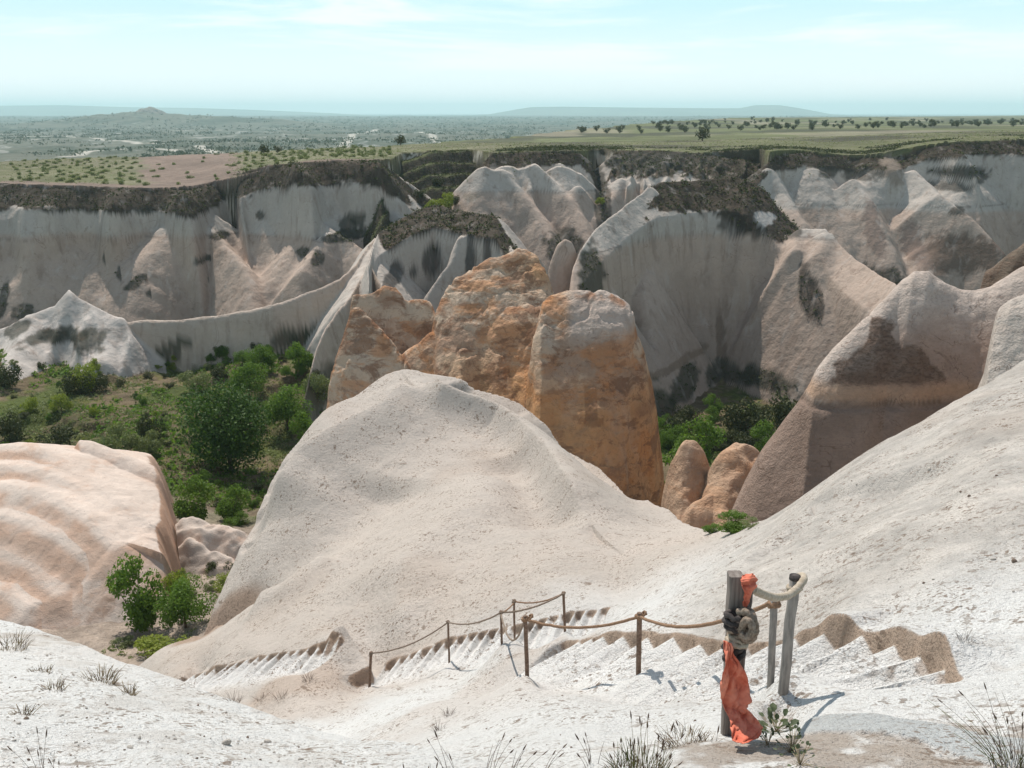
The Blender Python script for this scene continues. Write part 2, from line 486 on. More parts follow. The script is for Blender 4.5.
# spurs of the left cliff
spur(P, [(190, 202, 240), (200, 220, 234), (223, 245, 224), (246, 267, 212), (251, 282, 206), (252, 310, 196)], OW['A'], 1.5, 1.9, r=.3)
spur(P, [(120, 215, 234), (105, 245, 226), (90, 275, 216), (84, 310, 206)], OW['A'], 2.2, 1.7, r=4)
spur(P, [(40, 220, 234), (42, 250, 226), (40, 290, 214)], OW['A'], 2.2, 2.2, r=4)
spur(P, [(197, 206, 243), (212, 224, 238), (237, 245, 230), (257, 265, 222), (277, 285, 214), (282, 305, 206)], OW['A'], 1.7, 2.6)
spur(P, [(275, 195, 236), (268, 225, 230), (276, 255, 222), (290, 285, 212)], OW['A'], 2.0, 2.0, r=3)
spur(P, [(300, 205, 232), (309, 213, 229), (329, 230, 222), (357, 247, 214), (366, 262, 208)], OW['A'], 1.8, 1.5)
spur(P, [(366, 184, 240), (384, 203, 234), (400, 222, 226), (408, 240, 218)], OW['A'], 1.5, 2.2)
spur(P, [(382, 176, 246), (400, 192, 241), (420, 212, 234), (428, 232, 226)], OW['A'], 1.5, 2.2)
spur(P, [(394, 174, 250), (415, 190, 246), (438, 205, 240), (452, 222, 230)], OW['A'], 1.5, 2.2)
spur(P, [(330, 232, 222), (316, 252, 214), (303, 272, 206)], OW['A'], 1.8, 1.5)
# broad rounded buttresses that tie the spurs to the walls
for pts, ow_, r_ in (([(188, 205, 238), (168, 232, 226), (145, 262, 215), (128, 300, 204), (120, 330, 196)], 'A', 7.), ([(60, 212, 234), (45, 245, 222), (30, 285, 210), (24, 320, 202)], 'A', 8.),
                     ([(322, 192, 236), (318, 220, 226), (300, 255, 216), (285, 290, 206)], 'A', 5.), ([(376, 190, 240), (372, 215, 232), (352, 245, 222)], 'A', 4.),
                     ([(966, 168, 262), (962, 195, 250), (950, 235, 238), (930, 275, 226)], 'Fc', 8.), ([(880, 170, 264), (862, 200, 252), (845, 240, 240), (835, 270, 230)], 'Fc', 7.),
                     ([(812, 168, 264), (822, 200, 252), (838, 235, 242)], 'Fc', 5.), ([(505, 165, 254), (495, 200, 244), (492, 240, 232)], 'D', 5.), ([(560, 165, 256), (562, 200, 246), (572, 235, 236)], 'D', 5.)):
    spur(P, pts, OW[ow_], 1.5, 1.5, r=r_, wob=1.4)
# middle cliff spurs
spur(P, [(500, 168, 252), (518, 190, 246), (540, 219, 236), (556, 250, 224)], OW['D'], 1.7, 2.0)
spur(P, [(534, 163, 254), (555, 185, 248), (577, 213, 238), (590, 245, 226)], OW['D'], 1.7, 2.2)
spur(P, [(560, 165, 258), (580, 190, 250), (592, 225, 238)], OW['D'], 1.7, 2.2)
spur(P, [(577, 185, 250), (571, 205, 244), (569, 230, 236)], OW['D'], 2.4, 2.0)
spur(P, [(484, 166, 252), (478, 195, 244), (474, 230, 234)], OW['D'], 1.6, 1.6, r=2)
spur(P, [(615, 155, 272), (612, 175, 264), (606, 205, 250), (596, 230, 240)], OW['D'], 1.4, 2.)
spur(P, [(632, 165, 268), (645, 182, 260), (655, 200, 250)], OW['D'], 1.4, 2.)
spur(P, [(622, 178, 258), (610, 200, 248), (600, 222, 240)], OW['D'], 1.4, 2.)
# right cliff spurs
spur(P, [(770, 168, 260), (782, 192, 253), (799, 220, 240), (812, 245, 230)], OW['Fc'], 1.5, 2.2)
spur(P, [(853, 178, 260), (859, 188, 256), (869, 200, 250), (888, 248, 234), (900, 280, 224)], OW['Fc'], 1.5, 2.2)
spur(P, [(914, 170, 262), (922, 178, 258), (932, 188, 252), (940, 196, 246), (973, 222, 236), (1002, 255, 226)], OW['Fc'], 1.3, 2.4)

# middle block with the painted dark hole
fin(P, [(368, 262, 150), (372, 246, 168), (378, 233, 176), (392, 224, 180), (416, 211, 184), (434, 205, 186), (452, 209, 184), (476, 214, 180), (491, 215, 178), (498, 218, 177), (510, 241, 172), (517, 252, 168), (524, 275, 164)],
    OW['Cc'], kf=4.5, kb=.9, cap=3.4, kc=.42, flute=[(16, .8, .3, 91)], sm=.003, kend=2.5)
spur(P, [(462, 235, 173), (455, 255, 171), (440, 277, 168), (426, 298, 165)], OW['Cc'], 4.5, 1.8, r=.4)
spur(P, [(499, 220, 176), (504, 245, 170), (519, 262, 162)], OW['Cc'], 3.0, 2.0, r=.4)
spur(P, [(375, 240, 176), (369, 256, 168), (377, 271, 161), (385, 292, 154)], OW['Cc'], 2.2, 2.6)
spur(P, [(372, 250, 172), (360, 276, 158), (352, 300, 146)], OW['Cc'], 2.0, 1.6, r=1.2)
# low saddle ridge in front
fin(P, [(104, 372, 146), (106, 345, 147), (110, 332, 148), (122, 324, 149), (140, 321, 150), (180, 320, 151), (237, 313, 152), (272, 305, 153), (295, 298, 155), (315, 290, 157), (340, 279, 160), (356, 266, 165), (366, 252, 170), (375, 240, 175)],
    OW['B'], kf=5., kb=.75, r=.5, rb=1.5, flute=[(14, 1.2, .2, 95)], sm=.003, kend=3)
fin(P, [(304, 400, 121), (310, 372, 124), (316, 350, 128), (324, 330, 132), (336, 313, 138), (350, 297, 144), (362, 276, 152), (372, 268, 156), (385, 292, 150), (395, 330, 146)],
    OW['B'], kf=2.6, kb=1., r=.8, flute=[(7, 1.6, .2, 96)], sm=.003, kend=3)
fin(P, [(-80, 335, 150), (0, 329, 150), (16, 326, 150), (26, 316, 151), (39, 311, 152), (55, 305, 152), (69, 289, 153), (81, 300, 152), (92, 305, 151), (109, 314, 150), (125, 321, 149), (132, 335, 147)],
    OW['B0'], kf=1.25, kb=1., r=.5, flute=[(6, 2.6, .3, 97), (2.5, .8, 0, 98)], sm=.0015, kend=2)
spur(P, [(30, 318, 150), (18, 345, 142), (5, 372, 133), (-4, 400, 126)], OW['B0'], 1.2, 1.3, r=.4)
spur(P, [(112, 320, 149), (104, 345, 143), (98, 362, 138)], OW['B0'], 1.4, 1.6, r=.4)
# small rounded fin
fin(P, [(546, 285, 160), (549, 266, 160), (557, 245, 160), (565, 239, 160), (572, 242, 160), (577, 254, 160), (582, 275, 160), (585, 300, 160)], OW['D4'], kf=3.5, kb=2., r=.8, sm=.003, kend=4)
fin(P, [(518, 262, 150), (526, 254, 150), (538, 256, 150), (547, 268, 150), (552, 290, 150)], OW['D4'], kf=3.5, kb=2., r=.8, sm=.003, kend=4)

# big right block
fin(P, [(568, 300, 150), (572, 270, 154), (580, 251, 158), (594, 231, 166), (622, 208, 178), (638, 196, 184), (648, 189, 188), (660, 183, 192), (694, 181, 196), (729, 177, 198), (747, 180, 197), (766, 191, 195), (779, 209, 192), (794, 225, 188), (800, 229, 186), (812, 228.5, 184), (826, 229, 182), (836, 242, 178), (855, 259, 171), (880, 276, 162), (896, 284, 156), (915, 298, 152), (940, 320, 150)],
    OW['E'], kf=3.4, kb=1.1, cap=6.2, kc=.75, flute=[(19, 1.5, .15, 101), (7, .5, .1, 103)], sm=.003, kend=2.5, foot=27)
spur(P, [(651, 189, 188), (650, 210, 184), (649, 232, 180), (648, 262, 176)], OW['E'], 1.6, 3.0, r=.6)
spur(P, [(646, 270, 176), (640, 295, 170), (650, 330, 164), (655, 370, 157)], OW['E'], 1.6, 2.2, r=.8)
spur(P, [(592, 268, 163), (598, 300, 158), (600, 340, 152)], OW['E'], 1.6, 2.2, r=.8)
spur(P, [(800, 229, 184), (797, 250, 176), (800, 290, 172), (806, 330, 166)], OW['E'], 3.2, 2.2, r=1.6)
spur(P, [(826, 231, 180), (822, 252, 174), (830, 300, 166), (842, 345, 158)], OW['E'], 2.6, 2.6, r=2)

P.z = P.z + np.where(P.own > 2, .22 * fbm(P.X * .35, P.YY * .5, 111, 4) + .06 * fbm(P.X * 2, P.YY * 2, 112, 3), .15 * fbm(P.X * .5, P.YY * .5, 113, 3))

# ---- colour of the cliff patch
own = P.own; X, Yv, Z = P.X, P.YY, P.z
strat = {3: -30.5, 4: -60, 5: -90, 6: -20.8, 7: -24.2, 8: -25.0, 10: -60, 11: -15, 12: -60}
col = np.zeros(X.shape + (3,))
GREY = np.array((.43, .38, .335)); PINK = np.array((.41, .32, .262)); CAPC = np.array((.060, .048, .036)); DARK = np.array((.035, .036, .028))
nz = fbm(X * .12, Yv * .12 + Z * .2, 121, 4); nz2 = fbm(X * .6, Z * .6 + Yv * .3, 122, 4)
for k, zs in strat.items():
    m = own == k
    t = sst(zs + .5, zs - .8, Z + .5 * nz + (.01 * X if k in (3, 8) else 0))
    base = GREY * (1 - t)[..., None] + PINK * t[..., None]
    # deeper: browner
    t2 = sst(zs - 6, zs - 22, Z) * .45
    base = base * (1 - t2)[..., None] + np.array((.26, .20, .165)) * t2[..., None]
    # the dark crack line under the upper bed
    ln = np.exp(-((Z - zs + .15 * nz) / .16) ** 2) * (zs > -50) * (.35 + .3 * nz)
    base = base * (1 - ln.clip(0, 1))[..., None]
    col[m] = base[m]
capd = {3: 5.3, 6: 3.3, 8: 3.7, 5: 3.6, 7: 6.0}
for k, h in capd.items():
    m = (own == k)
    hh = h * (1.05 + .3 * nz + .22 * nz2)
    if k == 7:
        lx = sst(at(648, 190, 1)[0], at(656, 190, 1)[0], P.Q + .012 * nz2 + .008 * nz) * sst(at(800, 225, 1)[0], at(775, 225, 1)[0], P.Q + .01 * nz2)
        hh = hh * lx + 3.6 * np.exp(-((P.Q - at(742, 210, 1)[0]) / .018) ** 2)
    if k == 5:
        hh = hh * sst(at(376, 230, 1)[0], at(386, 230, 1)[0], P.Q)
    if k == 6:
        hh = hh * np.where(P.Q > at(600, 180, 1)[0], 1.9, 1)
    t = sst(hh + .35, hh - .35, P.info) * (hh > .2)
    col[m] = (col * (1 - t)[..., None] + (CAPC * (1 + .5 * nz2[..., None])) * t[..., None])[m]
# dark patches on the faces, scrub and scree among them
def patch(px, py, Yr, rx, rz, c=DARK, own_=None, tilt=0., hard=.35):
    p = at(px, py, Yr); R = max(rx, rz) * 2.4
    c0, c1 = np.searchsorted(P.q[0], [(p[0] - R) / Yr, (p[0] + R) / Yr]); r0, r1 = np.searchsorted(P.Y[:, 0], [Yr - 30, Yr + 30])
    w_ = (slice(r0, r1), slice(c0, c1))
    dx = (X[w_] - p[0]); dz = (Z[w_] - p[2])
    dx, dz = dx * math.cos(tilt) + dz * math.sin(tilt), -dx * math.sin(tilt) + dz * math.cos(tilt)
    r = np.sqrt((dx / rx) ** 2 + (dz / rz) ** 2) * 1.15 + .45 * nz2[w_] + .1 * nz[w_]
    m = sst(1 + hard * .5, 1 - hard * .5, r)
    m = m * (.8 if rx < 7 else .9)
    if own_: m = m * (own[w_] == own_)
    col[w_] = col[w_] * (1 - m)[..., None] + np.array(c) * m[..., None]
for a in ((88, 266, 212, 1.8, 1.6), (100, 280, 208, 2, 2.2), (114, 292, 204, 3.4, 1.6, .6), (128, 306, 200, 2.4, 1.6), (148, 210, 234, 2.2, 1), (165, 206, 234, 2.6, 1.2), (2, 252, 228, 1.5, 2), (3, 300, 215, 1.6, 5),
          (190, 266, 215, 2.2, 1), (190, 290, 208, 1, 2), (8, 318, 205, 4, 2), (236, 192, 246, 4, 2.2), (242, 204, 243, 2.6, 2), (228, 232, 240, 2.2, 1.2),
          (303, 252, 222, 2.2, 1.6), (321, 256, 218, 1.6, 1.8), (344, 224, 226, 2.2, 2.2), (358, 219, 230, 2, 2), (383, 214, 232, 2, 2.4), (348, 238, 222, 7, 1.4), (265, 214, 238, 1.4, 1.2)):
    patch(a[0], a[1], a[2], a[3], a[4], DARK, OW['A'], a[5] if len(a) > 5 else 0.)
for a in ((431, 262, 172, 2.4, 3.4), (434, 247, 175, 1.2, .8), (395, 274, 168, 1.3, 2.6), (410, 278, 166, 1, 1), (470, 262, 170, 1.2, 6), (487, 262, 168, 1.0, 5)):
    patch(a[0], a[1], a[2], a[3], a[4], (.03, .03, .03), OW['Cc'])  # cave darkness put into the colour, the face has no hole
for a in ((735, 222, 190, 4.5, 2.6), (755, 216, 192, 5, 4), (785, 222, 189, 3, 2.6), (806, 290, 172, 1.6, 6), (818, 300, 168, 1.2, 5)):
    patch(a[0], a[1], a[2], a[3], a[4], (.05, .042, .035), OW['E'])  # dark hole beside the cap painted flat on the face
patch(758, 216, 192, 3.2, 1.6, (.42, .40, .38), OW['E'])
for a in ((744, 372, 160, 1.2, 8, (.17, .12, .09)), (690, 372, 160, 10, .9, (.22, .16, .12)), (660, 420, 150, 4, 5, (.05, .05, .03)), (790, 405, 152, 5, 2.5), (760, 412, 150, 6, 2.5), (700, 405, 150, 5, 3),
          (592, 280, 156, 3, 6)):
    patch(a[0], a[1], a[2], a[3], a[4], a[5] if len(a) > 5 else (.04, .042, .03), OW['E'])
for a in ((870, 175, 258, 6, 2), (900, 172, 258, 3, 5, (.25, .2, .16)), (832, 172, 262, 4, 2), (960, 188, 252, 6, 1.6), (965, 172, 258, 9, 2), (985, 178, 256, 4, 2), (973, 214, 240, 3.5, 1.2), (985, 262, 226, 13, 6, (.15, .105, .08)),
          (880, 232, 242, 2.5, 9, (.23, .17, .14)), (930, 250, 236, 3, 8, (.23, .17, .14)), (870, 285, 224, 18, 3)):
    patch(a[0], a[1], a[2], a[3], a[4], a[5] if len(a) > 5 else (.06, .055, .045), OW['Fc'])
for a in ((602, 200, 262, 1.6, 12), (601, 215, 250, 2, 12), (471, 196, 250, 3, 1.2, (.3, .25, .2)), (640, 165, 270, 12, 2.5), (665, 160, 274, 22, 2.6), (565, 250, 225, 6, 4)):
    patch(a[0], a[1], a[2], a[3], a[4], a[5] if len(a) > 5 else (.05, .047, .038), OW['D'])
m = own == OW['B']
gb = GREY * 1.02 * np.ones(X.shape + (1,)) * (1 + .08 * nz[..., None])
col[m] = gb[m] * np.array((1., .93, .88))
for a in ((135, 362, 146, 7, 1.6), (120, 372, 144, 4, 2), (165, 352, 147, 5, 1.2, .35), (288, 342, 150, 4, 2.5), (300, 352, 146, 4, 3), (320, 385, 128, 3, 4)):
    patch(a[0], a[1], a[2], a[3], a[4], (.04, .045, .028), OW['B'], a[5] if len(a) > 5 else 0.)
m = own == OW['B0']; col[m] = (np.array((.47, .42, .38)) * (1 + .2 * nz2[..., None]))[m]
for a in ((45, 338, 146, 4, 1.2), (65, 336, 146, 5, 1.5), (85, 342, 144, 4, 2), (15, 330, 148, 3, 1.5)):
    patch(a[0], a[1], a[2], a[3], a[4], (.05, .05, .035), OW['B0'])
# terraces: dark banks, green treads
m = own == OW['terr']
t = sst(.5, .7, P.info + .15 * nz2)
tc_ = np.array((.095, .105, .045)) * (1 - t)[..., None] + np.array((.065, .055, .04)) * t[..., None]
col[m] = tc_[m]
# plateau: orchard rows, ploughed strip, meadow
m = own == OW['plateau']
DRY = np.array((.17, .16, .10)); SOIL = np.array((.20, .15, .12)); GRN = np.array((.115, .12, .055))
soil = sst(at(135, 175, 1)[0], at(150, 175, 1)[0], P.Q + .02 * nz) * sst(at(245, 165, 1)[0], at(232, 165, 1)[0], P.Q + .01 * nz)
soil = np.maximum(soil, sst(250, 243, Yv + 4 * nz) * (P.Q < -.1))
gr = sst(-.25, .35, nz + .3 * nz2) * .8
pc = DRY * (1 - gr)[..., None] + GRN * gr[..., None]
rt = sst(-.05, .08, P.Q)
pc = pc * (1 - rt * .5)[..., None] + GRN * (rt * .5)[..., None]
pc = pc * (1 - soil)[..., None] + SOIL * soil[..., None]
sc_ = sst(-.12, .15, fbm(X * .04, Yv * .05, 131, 4)) * rt * .85
pc = pc * (1 - sc_)[..., None] + np.array((.07, .062, .045)) * sc_[..., None]
col[m] = pc[m]
def floor_col(X, Yv, sd=140):
    a = fbm(X * .10, Yv * .10, sd, 4); b = fbm(X * .7, Yv * .7, sd + 1, 3)
    g = sst(-.3, .25, a + .4 * b)
    c = np.array((.17, .13, .08)) * (1 - g)[..., None] + np.array((.085, .105, .03)) * g[..., None]
    y = sst(.2, .5, b - .3 * a)
    c = c * (1 - .5 * y)[..., None] + np.array((.15, .15, .04)) * (.5 * y)[..., None]
    return c
m = own == OW['floor']
col[m] = floor_col(X, Yv)[m]
mm = m0 = (own == OW['plateau']) & (P.info > .3)
col[mm] = (np.array((.10, .085, .06)) * (1 + .5 * nz2)[..., None] + np.array((.3, .28, .25)) * sst(.25, .4, nz2 - .5 * nz)[..., None])[mm]
P.col = np.clip(col, .02, .9)
V = P.verts(); FA = grid_faces(P.nr, P.nc); fo = own.reshape(-1)[FA[:, 0]]; colf = P.col.reshape(-1, 3)
for key, name, mat, label, cat in (
    ('floor', 'valley_ground', 'floor', 'green terraced valley floor below the cliffs', 'ground'),
    ('plateau', 'plateau', 'plateau', 'flat farmed table land above the cliffs', 'ground'),
    ('A', 'cliff', 'cliff', 'long pale cliff with a dark top band at the left', 'cliff'),
    ('B', 'rock_ridge', 'cliff', 'low smooth grey ridge rising to the right above the bushes', 'rock ridge'),
    ('B0', 'rock_ridge', 'cliff', 'small peaked pale ridge at the left end of the valley', 'rock ridge'),
    ('Cc', 'cliff', 'cliff', 'pale cliff block with a dark painted cave hole under a scrub cap', 'cliff'),
    ('D', 'cliff', 'cliff', 'pleated pale cliff behind the ochre rock, beside a dark cleft', 'cliff'),
    ('D4', 'rock_ridge', 'cliff', 'small rounded grey rock fin right behind the top of the ochre rock', 'rock'),
    ('E', 'cliff', 'cliff', 'massive grey cliff block with a dark rounded scrub cap', 'cliff'),
    ('Fc', 'cliff', 'cliff', 'farthest right cliff wall with pointed spurs under the plateau', 'cliff'),
    ('terr', 'terraced_ground', 'floor', 'green stepped terraces between two cliffs', 'ground')):
    k = fo == OW[key]
    if k.any():
        o = sub_mesh(name, V, FA, k, M[mat], colf)
        tag(o, label, cat, kind='structure')
cliff_field = (P.X, P.YY, P.z)
def patch_z(Pp):
    q0, q1 = Pp.q[0, 0], Pp.q[0, -1]; Yl = Pp.Y[:, 0]
    def f(x, y):
        x = np.asarray(x, float); y = np.asarray(y, float)
        fq = (x / y - q0) / (q1 - q0) * (Pp.nc - 1); fy = np.interp(y, Yl, np.arange(Pp.nr))
        iq = np.clip(fq.astype(int), 0, Pp.nc - 2); iy = np.clip(fy.astype(int), 0, Pp.nr - 2)
        a = np.clip(fq - iq, 0, 1); b = np.clip(fy - iy, 0, 1); z = Pp.z
        return (z[iy, iq] * (1 - a) + z[iy, iq + 1] * a) * (1 - b) + (z[iy + 1, iq] * (1 - a) + z[iy + 1, iq + 1] * a) * b
    return f
cliffz = patch_z(P)

# ------------------------------------------------------------------ near valley ground (28 .. 120)
Gp = Patch(-.70, .70, 1240, np.concatenate([np.arange(28, 60, .4), np.arange(60, 120.01, .3)]))
Gp.put(floor_z(Gp.X, Gp.YY), 1)
Gp.z = Gp.z + .12 * fbm(Gp.X * 1.2, Gp.YY * 1.2, 151, 3) * sst(120, 116, Gp.YY)
c = floor_col(Gp.X, Gp.YY)
a = fbm(Gp.X * .12, Gp.YY * .12, 155, 3)
sand = sst(92, 66, Gp.YY + 12 * a) * .95
c = c * (1 - sand)[..., None] + np.array((.42, .34, .28)) * (1 + .25 * fbm(Gp.X, Gp.YY, 156, 4))[..., None] * sand[..., None]
g = mesh_from('valley_ground', Gp.verts(), grid_faces(Gp.nr, Gp.nc), M['floor'], np.clip(c.reshape(-1, 3), .02, .9))
tag(g, 'near valley bottom with bare earth paths between shrubs', 'ground', kind='structure')
nearz = patch_z(Gp)
def groundz(x, y):
    x = np.asarray(x, float); y = np.asarray(y, float)
    return np.where(y < 120, nearz(x, np.minimum(y, 119.9)), cliffz(x, np.maximum(y, 120)))

# ------------------------------------------------------------------ far land
Fp_ = Patch(-1.0, 1.0, 1400, np.geomspace(419, 14000, 900))
zz, tfar = land(Fp_.X, Fp_.YY); Fp_.z = zz
n1 = fbm(Fp_.X / 160, Fp_.YY / 160, 161, 5); n2 = fbm(Fp_.X / 38, Fp_.YY / 85, 162, 5, .6); n3 = fbm(Fp_.X / 500, Fp_.YY / 900, 163, 4)
pc = np.array((.11, .11, .08)) * np.ones(Fp_.X.shape + (1,))
t = sst(-.1, .25, n1 + .5 * n2); pc = pc * (1 - t)[..., None] + np.array((.06, .07, .045)) * t[..., None]
t = sst(.38, .5, n2 + .35 * n3 - .5 * sst(2500, 6000, Fp_.YY)) * .3; pc = pc * (1 - t)[..., None] + np.array((.62, .58, .54)) * t[..., None]
g2 = np.array((.12, .13, .06)) * (1 + .5 * n2)[..., None]
dk = sst(-.05, .2, fbm(Fp_.X * .02, Fp_.YY * .008, 165, 4)) * .8; g2 = g2 * (1 - dk)[..., None] + np.array((.06, .06, .04)) * dk[..., None]
sd2 = sst(.15, .3, fbm(Fp_.X * .015, Fp_.YY * .006, 166, 4)) * .6; g2 = g2 * (1 - sd2)[..., None] + np.array((.26, .23, .17)) * sd2[..., None]
for tr_ in ([(375, 119.5, 3600), (352, 124, 2600), (346, 131, 1900), (338, 140, 1400), (328, 148, 1150)], [(198, 134, 1700), (212, 139, 1450), (232, 150, 1150)], [(60, 140, 1300), (120, 136, 1600), (180, 137, 1500)], [(-20, 128, 2300), (60, 127, 2500), (130, 130, 2100), (160, 134, 1750)], [(420, 121, 3200), (432, 125, 2400), (440, 131, 1800)]):
    dl = seglines(Fp_.X, Fp_.YY, W(tr_))[0]; tl = sst(13, 6, dl) * .75; pc = pc * (1 - tl)[..., None] + np.array((.5, .46, .4)) * tl[..., None]
t = 1 - sst(0, .4, tfar); pc = pc * (1 - t)[..., None] + g2 * t[..., None]
edge = sst(.1, .4, tfar) * sst(1., .6, tfar); pc = pc * (1 - edge)[..., None] + np.array((.10, .085, .06)) * edge[..., None]
g = mesh_from('far_plain', Fp_.verts(), grid_faces(Fp_.nr, Fp_.nc), M['plateau'], np.clip(pc.reshape(-1, 3), .02, .9))
tag(g, 'hazy scrub plain running to the horizon', 'ground', kind='structure')
farz = patch_z(Fp_)
# wide ground sheet to the horizon, below everything
mesh_from('ground', [(-60000, -3000, -75), (60000, -3000, -75), (60000, 60000, -75), (-60000, 60000, -75)], [(0, 1, 2, 3)], M['plateau'],
          np.tile((.16, .16, .12), (4, 1)))['kind'] = 'structure'

# mountains on the skyline
def mountains(name, pts, Y, depth, label, seed):
    Pm = Patch(W([pts[0]])[0][0] / Y if False else at(pts[0][0], 110, 1)[0], at(pts[-1][0], 110, 1)[0], 500, np.linspace(Y - depth, Y + depth, 90))
    cr = Crest([(a, b, Y) for a, b in pts], .006)
    Yc, Zc, out = cr(Pm.Q)
    d = np.abs(Yc - Pm.YY) / depth
    base = -70.
    z = base + (Zc - base) * (1 - d) ** 1.1 + 30 * fbm(Pm.X / 900., Pm.YY / 900., seed, 4) * d * (1 - d) * 4
    Pm.z = z
    cc = np.array((.16, .17, .13)) * (1 + .3 * fbm(Pm.X / 600, Pm.YY / 600, seed + 1, 4))[..., None]
    o = mesh_from(name, Pm.verts(), grid_faces(Pm.nr, Pm.nc), M['plateau'], cc.reshape(-1, 3))
    tag(o, label, 'hill', kind='structure')
mountains('hills', [(-220, 118), (-100, 106), (0, 105.5), (60, 105), (130, 107), (200, 108), (260, 110), (330, 113), (420, 118)], 17000, 3000, 'blue hazy hills on the left skyline', 5)
mountains('hills', [(430, 118), (490, 114), (530, 107), (560, 106.5), (640, 107.5), (700, 108), (740, 108), (755, 105), (780, 105), (805, 109), (830, 114), (900, 119)], 15500, 2500, 'flat topped blue mesa on the right skyline', 9)

# rock castle on the distant hill
cx, cy = at(150, 120, 4300)[:2]
Pc = Patch((cx - 110) / cy, (cx + 110) / cy, 90, np.linspace(cy - 90, cy + 90, 80))
w = at(148, 111.5, 4300)
bz = land_z(np.array([cx]), np.array([cy]))[0]
r = np.hypot((Pc.X - cx) / 85., (Pc.YY - cy) / 80.) + .25 * fbm(Pc.X / 22, Pc.YY / 22, 4, 4)
Pc.z = bz - 20 + (w[2] + 22 - bz + 20) * np.clip(1 - r, 0, 1) ** .6
fc = grid_faces(Pc.nr, Pc.nc)
o = sub_mesh('rock_outcrop', Pc.verts(), fc, (r.reshape(-1)[fc].min(1) < 1), M['cliff'], np.tile((.2, .18, .15), (Pc.nr * Pc.nc, 1)))
tag(o, 'dark pointed rock outcrop on top of the distant hill', 'rock')
# ================================================================== ROCKS IN THE VALLEY
def local_patch(px0, px1, Y0, Y1, nq, ny):
    return Patch(at(px0, 400, 1)[0], at(px1, 400, 1)[0], nq, np.linspace(Y0, Y1, ny))

def cut(name, Pp, mat, colr, label, cat, extra=None, margin=1.2, group=None):
    fl_ = groundz(Pp.X, Pp.YY)
    V = Pp.verts(); FA = grid_faces(Pp.nr, Pp.nc)
    k = ((Pp.z > fl_ - margin).reshape(-1)[FA]).any(1)
    Vz = V.copy()
    o = sub_mesh(name, Vz, FA, k, mat, colr.reshape(-1, 3), {a: b.reshape(-1) for a, b in extra.items()} if extra else None)
    return tag(o, label, cat, group)

# ---- ochre rock in the middle
H = local_patch(300, 690, 66, 104, 760, 420); H.soft = 1.6; H.own[:] = 3
fin(H, [(318, 470, 84), (326, 430, 86), (327, 412, 87), (329, 386, 88), (339, 347, 89), (348, 318, 89.5), (352, 306, 90), (358, 306, 90), (372, 320, 89), (401, 355, 87), (415, 380, 86)], 1, kf=1.9, kb=2.5, r=.4, kend=5, sm=.003, wob=.4)
fin(H, [(348, 330, 93), (352, 296, 93), (370, 294, 93), (384, 287, 93), (394, 290, 93), (403, 301, 92.5), (421, 299, 92), (431, 302, 91), (436, 314, 90), (440, 345, 90)], 1, kf=2.6, kb=2.5, r=.5, kend=5, sm=.0025, flute=[(5, 1.2, .1, 201)], wob=.4)
fin(H, [(430, 350, 89), (437, 315, 89), (441, 304, 89), (456, 281, 90), (476, 267, 91), (495, 259, 91), (515, 253, 91), (520, 248, 91), (528, 249, 91), (542, 255, 90.5), (550, 269, 90), (556, 289, 89), (568, 320, 88), (600, 380, 87)], 1, kf=1.5, kb=2.5, r=1.2, kend=5, sm=.003, flute=[(9, 1.2, .25, 202), (3.5, .6, -.1, 203)], wob=1.)
fin(H, [(535, 330, 80), (542, 302, 81), (556, 293, 82), (573, 289, 82), (588, 289.5, 82), (601, 290, 82), (613, 293, 82), (624, 300, 82), (632, 312, 82), (635, 335, 82), (644, 355, 82), (651, 382, 82), (657, 414, 82), (661, 449, 82), (665, 476, 81), (667, 500, 80), (668, 530, 80)], 1, kf=1.75, kb=2.2, r=2.2, kend=8, sm=.003, wob=.4, flute=[(6, .4, .1, 204)])
fin(H, [(330, 420, 87), (350, 385, 88), (380, 362, 88.5), (415, 345, 88.5), (436, 330, 88), (452, 322, 88), (500, 310, 87), (530, 304, 86), (545, 308, 84.5), (570, 330, 83.5), (620, 380, 83)], 1, kf=2.2, kb=2, r=1.5, kend=3, sm=.012, flute=[(6, 1.2, .3, 205)], wob=.8)
H.z = H.z + .4 * fbm(H.X * .16, H.YY * .16 + H.z * .2, 218, 3) * sst(-12, -17, H.z) + .32 * fbm(H.X * .45, H.YY * .45 + H.z * .4, 206, 5) - .25 * np.maximum(0, .12 - np.abs(fbm(H.X * .22, H.z * .3 + H.YY * .1, 226, 3))) / .12 + .09 * fbm(H.X * 2.2, H.YY * 2.2 + H.z, 207, 3)
Zr = H.z; nzh = fbm(H.X * .18, Zr * .3, 208, 4); nzs = fbm(H.X * .6, Zr * .9, 209, 4)
tan = np.array((.52, .40, .30)); orange = np.array((.50, .275, .135)); greyb = np.array((.47, .39, .335)); dkb = np.array((.24, .125, .075))
colh = tan * np.ones(H.X.shape + (1,))
zo = at(600, 390, 80)[2]
t = sst(zo + 6, zo - 1, Zr + 3 * nzh) * sst(-.17, .0, H.Q + .03 * nzh)
colh = colh * (1 - t)[..., None] + orange * t[..., None]
xr = sst(at(560, 300, 1)[0], at(575, 300, 1)[0], H.Q) * sst(at(590, 318, 81)[2] - 2, at(590, 318, 81)[2], Zr + .8 * nzh)
colh = colh * (1 - xr)[..., None] + greyb * xr[..., None]
t = sst(.1, .5, nzh + .4 * nzs) * .55 * (1 - xr); colh = colh * (1 - t)[..., None] + dkb * t[..., None]
p = at(541, 272, 88); t = np.exp(-((H.X - p[0]) / 2.2) ** 2 - ((Zr - p[2]) / 1.5) ** 2) * .9; colh = colh * (1 - t)[..., None] + orange * t[..., None]
